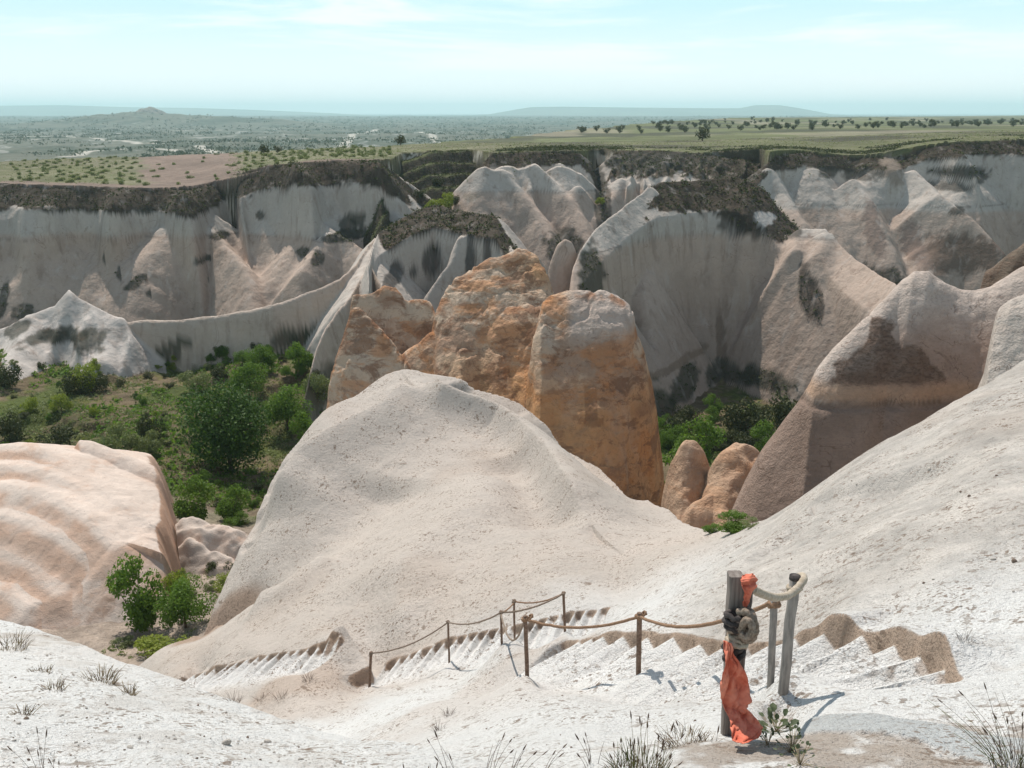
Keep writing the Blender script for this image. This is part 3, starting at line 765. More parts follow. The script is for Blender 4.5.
rimt = sst(.9, .1, np.where(H.info < 0, 9, H.info)) * sst(.0, .3, nzs + .2) * .7; colh = colh * (1 - rimt)[..., None] + np.array((.32, .13, .05)) * rimt[..., None]
# small niches: their inner darkness is painted on, nothing is carved
for (px, py, rx, rz) in ((588, 392, .55, 1.3), (504, 388, .6, .5), (590, 408, .9, .35)):
    p = at(px, py, 78); t = sst(1.15, .85, np.maximum(np.abs(H.X - p[0]) / rx, np.abs(Zr - p[2]) / rz)); colh = colh * (1 - t * .5)[..., None] + np.array((.13, .06, .035)) * (t * .5)[..., None]
cut('rock_formation', H, M['orange'], np.clip(colh, .02, .9), 'tall ochre and rust stained rock with rounded tops behind the white dune', 'rock',
    {'stain': (1 - xr * .9) * sst(-.5, 0, nzh + .3)})

# ---- brown rock at the right
I = local_patch(725, 1110, 38, 76, 720, 420)
fin(I, [(728, 520, 56), (734, 506, 56.5), (742, 488, 57), (760, 452, 57), (775, 434, 57), (797, 404, 57), (809, 385, 57), (816, 370, 57), (832, 350, 57.5), (850, 332, 58), (884, 299, 59), (902, 279, 60), (914, 271, 60), (929, 271, 60), (944, 281, 60), (959, 289, 60), (975, 290, 60), (990, 286, 60), (1000, 280, 60), (1060, 250, 60), (1100, 240, 60)], 1, kf=2.3, kb=1.8, r=2.2, kend=4, sm=.0035)
fin(I, [(978, 300, 63), (983, 274, 63), (992, 267, 63), (1007, 254, 63.5), (1024, 240, 64), (1060, 222, 64), (1110, 205, 64)], 2, kf=1.6, kb=1.5, r=.8, kend=4, sm=.002, flute=[(4, 1.2, .3, 212)], wob=.5)
fin(I, [(984, 372, 52), (990, 335, 52), (997, 311, 52), (1011, 300, 52), (1030, 293, 52), (1060, 285, 52), (1100, 280, 52)], 3, kf=1.5, kb=2, r=1.5, kend=4, sm=.004)
# overhanging bed: the lower body stands a little proud under the ledge
zl = at(809, 393, 57)[2]
led = sst(zl + .3, zl - .2, I.z + .12 * fbm(I.X * .3, I.YY * 0, 213, 3)) * (I.own == 1)
I.z = I.z - .0 * led + .22 * fbm(I.X * .4, I.YY * .4 + I.z * .3, 214, 4) + .05 * fbm(I.X * 2, I.YY * 2 + I.z, 215, 3)
t = np.exp(-((I.z - zl) / .35) ** 2) * (I.own == 1) * (I.info > 0)
I.z = I.z - .35 * t
ni = fbm(I.X * .2, I.z * .2 + I.YY * .1, 216, 4); ni2 = fbm(I.X * .9, I.z * .9, 217, 4)
ci = np.array((.50, .42, .365)) * np.ones(I.X.shape + (1,))
t = sst(1.5, 5., np.where(I.info < 0, 0, I.info) + 2 * ni); ci = ci * (1 - t)[..., None] + np.array((.36, .265, .215)) * t[..., None]
brn = np.array((.20, .135, .10))
# dark triangular facet
pa, pb, pc_ = at(884, 324, 56), at(838, 392, 55), at(930, 392, 54)
dx = (I.X - pa[0]); dz = (pa[2] - I.z)
fac = sst(-.1, .15, dz + .3 * ni2) * sst(0, .25, dx + dz * .95 + .8 * ni2) * sst(0, .4, dz * 1.15 - dx + 1.3 * ni2 + .5) * sst(zl + .9, zl + 1.3, I.z)
fac = fac * (I.YY < 60) * (I.own == 1)
ci = ci * (1 - fac * .7)[..., None] + np.array((.15, .105, .08)) * (fac * .7)[..., None]
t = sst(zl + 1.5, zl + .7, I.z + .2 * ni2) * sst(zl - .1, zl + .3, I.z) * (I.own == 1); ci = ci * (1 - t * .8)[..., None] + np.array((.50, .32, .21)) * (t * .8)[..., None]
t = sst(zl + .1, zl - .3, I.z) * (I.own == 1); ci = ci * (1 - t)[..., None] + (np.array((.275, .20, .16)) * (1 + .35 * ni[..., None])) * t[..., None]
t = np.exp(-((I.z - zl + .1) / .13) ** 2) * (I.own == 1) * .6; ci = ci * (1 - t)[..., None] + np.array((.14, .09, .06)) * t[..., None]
m = I.own == 2; ci[m] = (np.array((.15, .12, .09)) * (1 + .7 * ni2)[..., None])[m]
m = I.own == 3; ci[m] = (np.array((.52, .455, .40)) * (1 + .1 * ni)[..., None])[m]
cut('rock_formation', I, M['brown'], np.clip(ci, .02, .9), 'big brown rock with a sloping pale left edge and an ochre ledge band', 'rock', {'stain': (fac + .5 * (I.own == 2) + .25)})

# ---- pale pleated rock at the lower left
J = local_patch(-90, 215, 44, 84, 620, 460)
J.own[:] = 3; J.soft = .9
fin(J, [(70, 455, 72), (79, 440, 72), (92, 441, 72), (104, 446, 72), (125, 455, 71.5), (146, 463, 71), (160, 470, 70.5), (167, 478, 70), (178, 486, 69.5), (190, 500, 69)], 2, kf=1.0, kb=1.6, r=1.6, kend=1.9, sm=.004)
hollow = np.zeros(J.X.shape)
zlob = np.full(J.X.shape, -60.)
for pts, k_, r_ in (
    ([(-120, 452, 71), (-20, 447, 70.5), (12, 444, 70), (33, 445, 69.5), (60, 456, 68), (80, 470, 66.6), (110, 491, 64.2), (140, 515, 62.2), (163, 530, 60.8), (170, 560, 60)], .75, .9),
    ([(-120, 470, 68), (-20, 464, 67.5), (15, 463, 67), (43, 468, 66), (77, 483, 64.2), (110, 508, 61.8), (138, 536, 59.4)], .7, .8),
    ([(50, 462, 67.6), (72, 470, 66.6), (94, 484, 65.), (120, 502, 62.9), (150, 524, 60.9)], .9, .5),
    ([(-120, 490, 65), (-20, 485, 64.5), (10, 483, 64), (35, 486, 63.4), (67, 498, 61.8), (95, 517, 59.8), (118, 541, 58)], .7, .8),
    ([(-120, 520, 62), (-20, 511, 61.5), (10, 511, 61), (35, 518, 60.2), (62, 532, 58.8), (88, 552, 57.4), (101, 566, 56.6)], .7, .9),
    ([(-120, 560, 58.5), (-20, 548, 58.5), (10, 552, 57.8), (35, 565, 56.6), (58, 586, 55)], .75, 1.),
    ([(-120, 590, 55.5), (-20, 582, 55.5), (10, 588, 54.8), (26, 602, 53.6)], .8, .8)):
    w = W(pts)
    d, zc_, sg, s_ = seglines(J.X + .35 * fbm(J.X * .25, J.YY * .25, 224, 3), J.YY + .5 * fbm(J.X * .2, J.YY * .2, 225, 3), w)
    under = J.YY < np.interp(J.X, w[:, 0], w[:, 1])
    kk = k_ * np.where(under, 1.15, .62)
    z_ = zc_ - kk * (np.sqrt(d * d + r_ * r_) - r_)
    h = np.clip(.5 + .5 * (z_ - zlob) / .5, 0, 1)
    hollow = np.where(z_ > zlob, under * sst(.5, 1.1, d) * sst(3.4, 1.6, d), hollow)
    zlob = zlob * (1 - h) + z_ * h + .5 * h * (1 - h)
m = zlob > J.z; J.own = np.where(m, 1, J.own); J.z = np.maximum(J.z, zlob); hollow = hollow * m
J.z = J.z + .12 * fbm(J.X * .4, J.YY * .4, 221, 4) + .04 * fbm(J.X * 2, J.YY * 2, 222, 3)
J.z = J.z - 9 * sst(at(156, 520, 1)[0], at(190, 520, 1)[0], J.Q + .012 * fbm(J.YY * .35, J.YY * 0, 227, 3)) ** 1.1
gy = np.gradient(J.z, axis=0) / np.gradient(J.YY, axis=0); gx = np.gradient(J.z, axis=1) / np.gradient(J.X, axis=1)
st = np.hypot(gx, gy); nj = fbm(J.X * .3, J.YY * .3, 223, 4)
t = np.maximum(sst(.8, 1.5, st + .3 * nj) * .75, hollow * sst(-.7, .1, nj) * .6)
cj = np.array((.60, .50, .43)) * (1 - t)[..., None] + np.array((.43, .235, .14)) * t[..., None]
t = sst(-.1, .4, nj) * .4; cj = cj * (1 - t)[..., None] + np.array((.53, .40, .32)) * t[..., None]
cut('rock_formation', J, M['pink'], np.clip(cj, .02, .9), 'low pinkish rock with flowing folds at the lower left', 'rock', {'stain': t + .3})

# ---- small rocks
def lump(px0, px1, Y0, Y1, fins, colr, label, seed, mat='pink', fl=None):
    L = local_patch(px0, px1, Y0, Y1, 220, 160)
    L.soft = 1.2; L.own[:] = 3
    for f in fins: fin(L, f[0], 1, kf=f[1], kb=f[2], r=f[3], kend=3, sm=.006, flute=fl, wob=.8)
    L.z = L.z + .8 * fbm(L.X * .4, L.YY * .4 + L.z * .3, seed + 5, 3) + .15 * fbm(L.X * .8, L.YY * .8 + L.z * .3, seed, 4)
    n_ = fbm(L.X * .5, L.YY * .5 + L.z * .4, seed + 1, 4)
    cc = np.array(colr) * (1 + .25 * n_[..., None]) ; t = sst(.1, .5, n_) * .4
    cc = cc * (1 - t)[..., None] + np.array((.42, .25, .16)) * t[..., None]
    cut('rock', L, M[mat], np.clip(cc, .02, .9), label, 'rock', {'stain': t + .4}, margin=.6)
lump(160, 262, 58, 72, [([(160, 560, 66), (166, 535, 66), (180, 523, 66), (202, 516, 66), (214, 518, 66), (225, 522, 65.5), (247, 532, 65), (256, 545, 64)], 1.0, 1.5, .6),
                        ([(170, 575, 63), (176, 550, 63.5), (190, 542, 63.5), (210, 548, 63), (232, 556, 62.5), (240, 570, 62)], 1.2, 1.2, .5)], (.50, .42, .36), 'small pale rock between the folded rock and the dune', 231)
lump(655, 775, 58, 80, [([(655, 530, 70), (660, 520, 70), (664, 490, 70), (669, 470, 70), (676, 455, 70), (683, 447, 70), (692, 447, 70), (700, 453, 70), (707, 465, 70), (716, 490, 70)], 1.2, 3., .8),
                        ([(696, 505, 68), (706, 478, 68.5), (716, 458, 69), (726, 447, 69), (736, 444, 69), (747, 448, 69), (760, 455, 69), (775, 470, 69)], 1.0, 2.5, 1.),
                        ([(680, 520, 66), (695, 500, 66), (715, 494, 66), (735, 498, 66), (750, 515, 66)], 1.4, 2., 1.)], (.47, .32, .22), 'small rounded orange rocks in the gap beside the ochre rock', 241, 'orange')

# ================================================================== FOREGROUND: slope, dune, steps
st1 = [(564, 643, 13.2), (580, 641, 12.7), (593, 638, 12.35), (606, 637, 12.0), (625, 637, 11.5), (650, 638, 11.0), (676, 637, 10.4), (704, 645, 9.75), (727, 647, 9.35), (749, 647, 9.0), (774, 643, 8.6), (799, 638, 8.15), (829, 633, 7.75), (865, 636, 7.3), (896, 644, 6.85), (925, 655, 6.4), (951, 671, 5.95), (963, 682, 5.65)]
st2 = [(384, 665, 17.9), (399, 659, 17.75), (409, 655, 17.65), (420, 650, 17.5), (434, 646, 17.35), (444, 643, 17.25), (456, 639, 17.1), (467, 636, 17.0), (478, 633, 16.9), (489, 631, 16.8), (500, 629, 16.7), (508, 627.5, 16.6), (527, 623, 16.4), (538, 621, 16.3), (549, 618, 16.2), (561, 615.5, 16.1), (574, 613, 16.0), (586, 611, 15.9), (599, 609.5, 15.8), (612, 608.5, 15.7)]
st3 = [(184, 678, 21.2), (194, 675.5, 20.9), (204, 673, 20.6), (216, 669, 20.3), (227, 666, 20.05), (237, 663, 19.8), (247, 660, 19.6), (258, 658, 19.4), (268, 656, 19.2), (278, 654, 19.0), (288, 652.5, 18.85), (298, 651, 18.7), (309, 650, 18.5), (319, 649, 18.35), (331, 648, 18.2), (345, 647.5, 18.0)]
flights = []
for pts, wd_, wall in ((st1, 1.15, .06), (st2, 1.0, .02), (st3, 1.0, .02)):
    flights.append((W(pts), wd_, wall))

ctrl = [(520, 810, 4.05), (600, 768, 4.6), (700, 768, 4.2), (800, 768, 4.1), (900, 768, 4.0), (1024, 768, 4.0), (1120, 768, 3.9), (400, 800, 4.6), (1120, 850, 3.2), (800, 850, 3.2), (500, 870, 3.2),
        (728, 735, 5.0), (783, 690, 6.25), (773, 678, 7.0), (600, 720, 6.6), (500, 740, 6.7), (560, 700, 8.6), (500, 700, 9.6), (460, 705, 11.0), (440, 735, 8.6), (350, 720, 13.6), (420, 690, 14.2), (300, 695, 16.0), (250, 705, 17),
        (639, 673, 9.9), (527, 675, 11.0), (502, 645, 14.5), (515, 632, 15.3), (565, 628, 14.8), (449, 651, 16.3), (369, 689, 16.2), (590, 655, 12.0), (545, 645, 13.6),
        (900, 712, 5.2), (980, 735, 4.6), (680, 692, 8.1), (640, 702, 8.1), (590, 695, 9.2), (640, 730, 6.2), (720, 705, 6.5), (760, 708, 6.0), (820, 712, 5.5), (560, 690, 10.0), (600, 682, 10.2), (560, 672, 11.4), (700, 685, 8.4), (850, 705, 5.5),
        (850, 600, 8.4), (850, 540, 10.6), (850, 470, 14.5), (1024, 362, 17.5), (1110, 320, 18), (1024, 500, 9.6), (1024, 600, 6.9), (1024, 690, 5.2), (940, 600, 7.4), (940, 500, 10.7), (940, 415, 16),
        (750, 560, 12.2), (750, 600, 10.4), (780, 510, 17), (700, 530, 21), (640, 560, 18.5), (680, 590, 13.2), (620, 588, 17.4), (1100, 450, 11), (1100, 600, 6.5), (660, 530, 23.5), (980, 440, 12.5),
        (600, 560, 19.5), (560, 480, 27.5), (600, 500, 26), (500, 450, 31), (450, 410, 35), (400, 371, 39), (360, 400, 37.5), (350, 450, 33), (520, 402, 38), (560, 425, 36), (600, 455, 33), (640, 490, 29), (670, 511, 26),
        (330, 410, 36.5), (300, 440, 35.5), (262, 500, 33), (235, 560, 30), (200, 628, 27), (160, 652, 25.5), (300, 560, 26), (430, 560, 22), (250, 600, 25.5), (330, 630, 19.6), (400, 620, 18.8), (480, 600, 18.3), (350, 520, 27.5), (420, 490, 28), (500, 520, 24),
        (270, 640, 20.5), (200, 655, 22.5), (300, 480, 32), (200, 690, 21), (130, 680, 25), (240, 685, 19.2), (90, 720, 23), (0, 760, 22)]
cw = [W(ctrl)]
# the hill behind each cut wall stands above the treads
for w, wd_, wall in flights:
    for i in range(0, len(w)):
        a = w[max(i - 1, 0)]; b = w[min(i + 1, len(w) - 1)]
        t = (b - a)[:2]; t /= np.hypot(*t); nrm = np.array([-t[1], t[0]])
        if nrm[1] < 0 and abs(nrm[1]) > .5: nrm = -nrm
        if i % 2 == 0:
            e = w[i].copy(); e[:2] += nrm * .12 if nrm @ np.array([1, .3]) > 0 or True else 0; e[2] += wall; cw.append(e[None])
            e = w[i].copy(); e[:2] -= nrm * (wd_ + .1); e[2] -= .04 + (wd_ + .1) * (.42 if wd_ > 1.1 else .12); cw.append(e[None])
mt = TPS(np.concatenate(cw), 3e-4)

crestM = [(-200, 720, 26), (60, 690, 26), (110, 672, 26), (150, 655, 26), (180, 640, 26.5), (200, 628, 27), (212, 600, 28), (225, 578, 29), (235, 560, 30), (248, 530, 31.5), (262, 500, 33), (270, 484, 34), (285, 462, 35), (300, 440, 35.5), (318, 418, 36.3), (335, 402, 37), (352, 390, 37.8), (370, 379, 38.6), (385, 373, 39), (400, 371, 39), (418, 373, 39), (440, 374, 39), (455, 377, 39), (480, 387, 38.6), (500, 396, 38.3), (520, 405, 38), (540, 414, 37), (560, 424, 36), (580, 438, 34.5), (600, 454, 33), (620, 471, 31), (640, 489, 29), (655, 500, 27.5), (670, 511, 26), (685, 523, 23.5), (696, 530, 21.5), (710, 531, 20.3), (725, 529, 19.4), (745, 524, 18.2), (770, 515, 17), (800, 499, 16.4), (850, 469, 15.9), (900, 439, 16), (940, 415, 16.5), (980, 390, 17), (1024, 362, 17.5), (1110, 318, 18.5), (1200, 280, 19)]
crestN = [(-200, 600, 12.4), (-80, 608, 11.6), (-30, 612, 11.2), (0, 620, 10.6), (30, 626, 10.2), (60, 637, 9.8), (100, 651, 9.1), (150, 671, 8.4), (200, 690, 7.7), (240, 705, 7.2), (285, 720, 6.8), (330, 733, 6.4), (370, 741, 6.0), (420, 749, 5.5), (480, 762, 5.0), (520, 776, 4.6), (560, 800, 4.2)]
nt_ = TPS([(-80, 608, 11.6), (0, 620, 10.6), (60, 637, 9.8), (150, 671, 8.4), (240, 705, 7.2), (330, 733, 6.4), (420, 749, 5.5), (520, 776, 4.6), (0, 680, 6.9), (0, 768, 4.5), (200, 768, 4.6), (100, 710, 6.0), (400, 790, 4.35), (-80, 768, 4.4), (200, 730, 5.7), (0, 900, 3), (300, 900, 3), (560, 800, 4.2), (560, 900, 3.2), (300, 760, 5.1), (60, 740, 5.15)], 2e-4)
YsM = np.concatenate([np.geomspace(2.6, 5, 160)[:-1], np.geomspace(5, 9.5, 300)[:-1], np.geomspace(9.5, 15, 260)[:-1], np.geomspace(15, 22, 330)[:-1], np.geomspace(22, 41, 260)[:-1], np.geomspace(41, 62, 50)])
Mp = Patch(-.72, .72, 1250, YsM)
cM = Crest(crestM, .004); cN = Crest(crestN, .004)

# coarse evaluation + cubic upsampling of the smooth fits
def coarse(f, P_, k=6):
    qi = np.linspace(P_.q[0, 0], P_.q[0, -1], 260); li = np.linspace(np.log(P_.Y[0, 0]), np.log(P_.Y[-1, 0]), 300)
    G = f(qi[None, :], np.exp(li)[:, None]) / np.exp(li)[:, None]
    fq = (P_.q[0] - qi[0]) / (qi[1] - qi[0]); fl_ = (np.log(P_.Y[:, 0]) - li[0]) / (li[1] - li[0])
    def cub(A, f, axis):
        n = A.shape[axis]; i = np.clip(np.floor(f).astype(int), 0, n - 2); t = np.clip(f - i, 0, 1)
        g = lambda j: np.take(A, np.clip(j, 0, n - 1), axis)
        sh = [1, 1]; sh[axis] = -1; t = t.reshape(sh)
        p0, p1, p2, p3 = g(i - 1), g(i), g(i + 1), g(i + 2)
        return p1 + .5 * t * (p2 - p0 + t * (2 * p0 - 5 * p1 + 4 * p2 - p3 + t * (3 * (p1 - p2) + p3 - p0)))
    return cub(cub(G, fl_, 0), fq, 1) * P_.Y

zM = coarse(mt, Mp)
X, Yv, Q = Mp.X, Mp.YY, Mp.Q

# dune relief: rims, hollows and soft ridges
def relief(z, pts, amp, wl, wr, sharp=2., fade=1.):
    w = W(pts); R = 3.2 * max(wl, wr); qs = w[:, 0] / w[:, 1]; y0_ = max(w[:, 1].min() - R, 2.6)
    c0, c1 = np.searchsorted(Mp.q[0], [qs.min() - R / y0_, qs.max() + R / y0_]); r0, r1 = np.searchsorted(Mp.Y[:, 0], [y0_, w[:, 1].max() + R])
    w_ = (slice(r0, r1), slice(c0, c1))
    d, _, sg, s_ = seglines(X[w_], Yv[w_], w)
    L = np.hypot(*(np.diff(w[:, :2], axis=0)).T).sum()
    e = sst(0, .15 * L * fade, s_) * sst(L, .85 * L, s_)
    z = z.copy()
    z[w_] += amp * np.exp(-(d / np.where(sg > 0, wl, wr)) ** sharp) * (.25 + .75 * e)
    return z
zM = relief(zM, [(417, 396, 36.6), (425, 405, 35.5), (445, 412, 34.5), (475, 413, 34), (500, 416, 33.5), (520, 432, 32), (545, 465, 29), (560, 500, 26), (590, 535, 22.5)], 1.15, 1.5, .5, 1.4)
zM = relief(zM, [(440, 385, 38), (470, 395, 36.5), (505, 408, 35.5)], -1.2, 1.6, 1.3)
zM = relief(zM, [(545, 415, 37), (590, 455, 32), (640, 497, 28)], -1.1, 1.1, 1.)
zM = relief(zM, [(416, 400, 36), (385, 430, 34), (345, 460, 33), (300, 492, 32), (262, 530, 30)], 1.3, 1.6, .8, 1.5)
zM = relief(zM, [(300, 452, 34.5), (285, 480, 33.5), (272, 500, 33)], -.5, .7, .7)
zM = relief(zM, [(400, 470, 30), (350, 520, 28), (290, 560, 27), (240, 600, 26)], -.8, 1.9, 1.9)
zM = relief(zM, [(500, 470, 28.5), (470, 520, 25), (420, 560, 22.5), (360, 600, 20.5)], .5, 1.5, 1.5)
zM = relief(zM, [(262, 505, 32.6), (255, 525, 31.5), (262, 545, 30.5), (240, 560, 30)], -.5, .5, .5)

zM = relief(zM, [(203, 625, 26.5), (216, 606, 27), (235, 596, 26.8), (248, 600, 26)], -.9, .7, .5)
zM = relief(zM, [(505, 455, 30.5), (530, 500, 26.5), (560, 540, 22.5)], -.55, 1.1, 1.1)
zM = relief(zM, [(330, 560, 25), (290, 590, 24), (250, 612, 24)], .45, .9, .9)
zM = relief(zM, [(760, 545, 13.2), (830, 520, 12.2), (900, 470, 13.2)], -.35, 1.2, 1.2)
# --- carved flights
stairs = np.zeros(X.shape); stepid = np.full(X.shape, -1); wallm = np.zeros(X.shape)
soft = .5 * fbm(X * .6, Yv * .6, 301, 3)
zM = zM + (.10 * fbm(X * .5, Yv * .5, 302, 4) + .02 * fbm(X * 2.4, Yv * 2.4, 303, 4)) * sst(3, 9, Yv) + .018 * fbm(X * 3., Yv * 3., 304, 4)
nbase = 0
step_ranges = []
for fi, (w, wd_, wall) in enumerate(flights):
    qs = w[:, 0] / w[:, 1]; ya = w[:, 1].min() - 2.4
    c0, c1 = np.searchsorted(Mp.q[0], [qs.min() - 2.6 / ya, qs.max() + 2.6 / ya]); r0, r1 = np.searchsorted(Mp.Y[:, 0], [ya, w[:, 1].max() + 2.4])
    w_ = (slice(r0, r1), slice(c0, c1)); Xw, Yw, zw = X[w_], Yv[w_], zM[w_]
    d, _, sg, s_ = seglines(Xw, Yw, w)
    seg = np.hypot(*(np.diff(w[:, :2], axis=0)).T); cs = np.concatenate([[0], np.cumsum(seg)])
    # the tread side is the one nearer the viewer / left
    mid = w[len(w) // 2]; a = w[len(w) // 2 - 1]; b = w[len(w) // 2 + 1]
    side = np.sign((b - a)[0] * (0 - mid[1]) - (b - a)[1] * ((-2 if fi == 0 else mid[0]) - mid[0]))
    lat = d * sg * side + .03 * fbm(s_ * 4, s_ * 0, 309 + fi, 3)         # >0 on the tread side
    wob = .04 * fbm(s_ * 3 + lat * 2, lat * 1.5, 310 + fi, 3)
    s2 = s_ + wob + (.12 if fi == 0 else .05) * np.clip(lat, 0, 2) ** 1.3 * (1 if fi == 0 else -1)
    i = np.clip(np.searchsorted(cs, s2.ravel()).reshape(s2.shape) - 1, 0, len(cs) - 2)
    t = np.clip((s2 - cs[i]) / (cs[i + 1] - cs[i]), 0, 1)
    za, zb = w[i, 2], w[i + 1, 2]
    wear = sst(.1, wd_ * 1.3, lat) * (.55 if fi == 0 else .8)
    dip = (.05 if fi == 0 else .10) * (1 - wear) * sst(0, .45, t) * sst(1, .55, t) * (.6 + .8 * vn(i * 1., i * 0., 311))
    stair = za + (zb - za) * ((1 - wear) * sst(.45, 1., t) + wear * t) - dip
    stair = stair - (.42 if fi == 0 else .12) * lat.clip(0) + .012 * fbm(Xw * 4, Yw * 4, 315, 3)
    inside = (s_ > .01) & (s_ < cs[-1] - .01)
    end = sst(0, .5, s_) * sst(cs[-1], cs[-1] - .6, s_)
    wl2 = wd_ * (1 - .5 * sst(.55, 1., s_ / cs[-1])) if fi == 0 else wd_
    near = sst(wl2 + .5, wl2 * .7, lat) * inside * sst(cs[-1], cs[-1] - .12, s_) * sst(0, .12, s_)
    ew = .035 if fi == 0 else .05
    m = sst(-ew, ew, lat) * near
    # rock cut just above the nosings behind the treads
    up = sst(1.2, .0, d) * inside * end
    top = np.interp(s_, cs, w[:, 2]) + (wall if fi else wall + .18 * sst(cs[-1] * .55, cs[-1] * .75, s_) * sst(cs[-1] * 1.02, cs[-1] * .9, s_)) * (.8 + 1.2 * fbm(s_ * 1.3, s_ * 0, 330 + fi, 3))
    lift = (top - zw).clip(0)
    hillz = zw + lift * up
    zM[w_] = np.where(lat <= ew, hillz, zw) * (1 - m) + stair * m
    wallm[w_] = np.maximum(wallm[w_], sst(-.12, -.02, lat) * sst(.14, .06, lat) * inside)
    tread = (lat > 0) & (lat < wd_ + .15) & inside & (d < wd_ + .2)
    sw = stepid[w_]; stepid[w_] = np.where(tread & (sw < 0), nbase + i, sw)
    step_ranges.append((nbase, nbase + len(cs) - 1)); nbase += len(cs) - 1
    stairs[w_] = np.maximum(stairs[w_], m)
# turn of the path at the lower post: a leaning cut wall
zM = relief(zM, [(338, 645, 18.6), (352, 648, 18.2), (364, 660, 17.6), (371, 674, 17.1)], .5, .12, .5, 2.5)

# concrete landing strip
sl = W([(790, 722, 5.1), (860, 730, 4.9), (930, 746, 4.62), (1010, 772, 4.2)])
d, zz_, sg, s_ = seglines(X, Yv, sl)
slab = sst(.25, .21, d + .02 * fbm(X * 6, Yv * 6, 331, 3)) * sst(.05, .12, s_)
zM = zM + .025 * slab
# gullied hollow below the third flight
hol = np.exp(-((Q - at(300, 700, 1)[0]) / .075) ** 2 - ((Yv - 16.8) / 1.0) ** 2)
zM = zM + .25 * hol * (1 - stairs)

Yc, Zc, out = cM(Q)
dB = (Yv - Yc).clip(0)
zcM = zM
idx = np.clip(np.searchsorted(Mp.Y[:, 0], Yc[0]) , 1, Mp.nr - 1)
zr = zM[idx, np.arange(Mp.nc)] / Mp.Y[idx, 0]
zback = zr[None, :] * Yv - 1.35 * (np.sqrt(dB ** 2 + .6 ** 2) - .6)
zM = np.where(Yv > Yc, zback, zM)
zN = coarse(nt_, Mp)
zN = zN + .05 * fbm(X * 1.1, Yv * 1.1, 341, 4) + .018 * fbm(X * 4, Yv * 4, 342, 4)
YcN, ZcN, outN = cN(Q)
dN = (Yv - YcN).clip(0)
idx = np.clip(np.searchsorted(Mp.Y[:, 0], YcN[0]), 1, Mp.nr - 1)
zrN = zN[idx, np.arange(Mp.nc)] / Mp.Y[idx, 0]
zN = np.where(Yv > YcN, zrN[None, :] * Yv - 1.1 * (np.sqrt(dN ** 2 + .3 ** 2) - .3), zN) - outN * 6
isN = zN > zM
Mp.z = np.maximum(zM, zN)
stepid = np.where(isN, -1, stepid); wallm = np.where(isN, 0, wallm); slab = np.where(isN, 0, slab)
mainz = patch_z(Mp)

# colour
nA = fbm(X * .25, Yv * .25, 351, 4); nB = fbm(X * 1.5, Yv * 1.5, 352, 4); nC = fbm(X * 6, Yv * 6, 353, 3)
WHITE = np.array((.70, .69, .67)); DUNE = np.array((.53, .468, .415)); 
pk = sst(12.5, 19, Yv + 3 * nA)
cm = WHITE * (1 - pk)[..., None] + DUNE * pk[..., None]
tr = sst(.05, .45, nA + .35 * nB) * .45 * sst(7, 11, Yv)
cm = cm * (1 - tr)[..., None] + np.array((.56, .48, .42)) * tr[..., None]
# gravelly hill at the right
gh = sst(.10, .26, Q - .012 * (Yv - 8)) * sst(6.6, 9, Yv) * .85 * (1 - stairs)
cm = cm * (1 - gh)[..., None] + (np.array((.50, .455, .41)) * (1 + .25 * nB + .25 * nC)[..., None]) * gh[..., None]
# trampled white treads
tw = stairs * .9
cm = cm * (1 - tw)[..., None] + np.array((.77, .755, .73)) * tw[..., None]
gyy = np.gradient(Mp.z, axis=0) / np.gradient(Yv, axis=0); gxx = np.gradient(Mp.z, axis=1) / np.gradient(X, axis=1)
slope = np.hypot(gyy, gxx)
cutm = sst(.55, 1.1, slope) * np.maximum(wallm, 0)
cm = cm * (1 - cutm * .9)[..., None] + np.array((.40, .285, .205)) * (cutm * .9)[..., None]
wl_ = W([(338, 645, 18.6), (352, 648, 18.2), (364, 660, 17.6), (371, 674, 17.1)])
dW = seglines(X, Yv, wl_)[0]
cw2 = sst(.75, .55, dW) * sst(.5, .8, gyy); cm = cm * (1 - cw2 * .9)[..., None] + np.array((.38, .265, .19)) * (cw2 * .9)[..., None]
dH = seglines(X, Yv, W([(203, 628, 26.5), (216, 610, 27), (232, 601, 26.8)]))[0]; hb = sst(1.3, .8, dH) * .75; cm = cm * (1 - hb)[..., None] + np.array((.33, .22, .15)) * hb[..., None]  # brown patch paints the shade under the notch's small overhang
nD = fbm(X * .5 + 9, Yv * .3, 355, 4); bl = sst(.1, .5, nD) * .35 * (1 - stairs) * sst(10, 15, Yv)
cm = cm * (1 - bl)[..., None] + np.array((.47, .385, .32)) * bl[..., None]
h2 = sst(.25, .7, hol + .25 * nB) * (1 - stairs) * .75
cm = cm * (1 - h2)[..., None] + np.array((.50, .40, .33)) * h2[..., None]
cm = cm * (1 - slab)[..., None] + np.array((.47, .48, .475)) * (1 + .06 * nB)[..., None] * slab[..., None]
# dirt below the landing and scattered dry soil
dirt = sst(.0, .5, nB + .6 * nC - .1) * np.where(isN, .35 + .5 * sst(8, 10, Yv), sst(7.5, 5.2, Yv) * .6) * (1 - slab) * (1 - stairs * .9)
br = sst(5.0, 4.75, Yv + .12 * (Q - .25)) * sst(.20, .24, Q) * (1 - slab)
cm = cm * (1 - dirt)[..., None] + np.array((.50, .45, .40)) * dirt[..., None]
br = br * sst(-.4, .3, nB + nC + .15)
cm = cm * (1 - br * .8)[..., None] + np.array((.36, .30, .25)) * (br * .8)[..., None]
Mp.col = np.clip(cm, .03, .85)

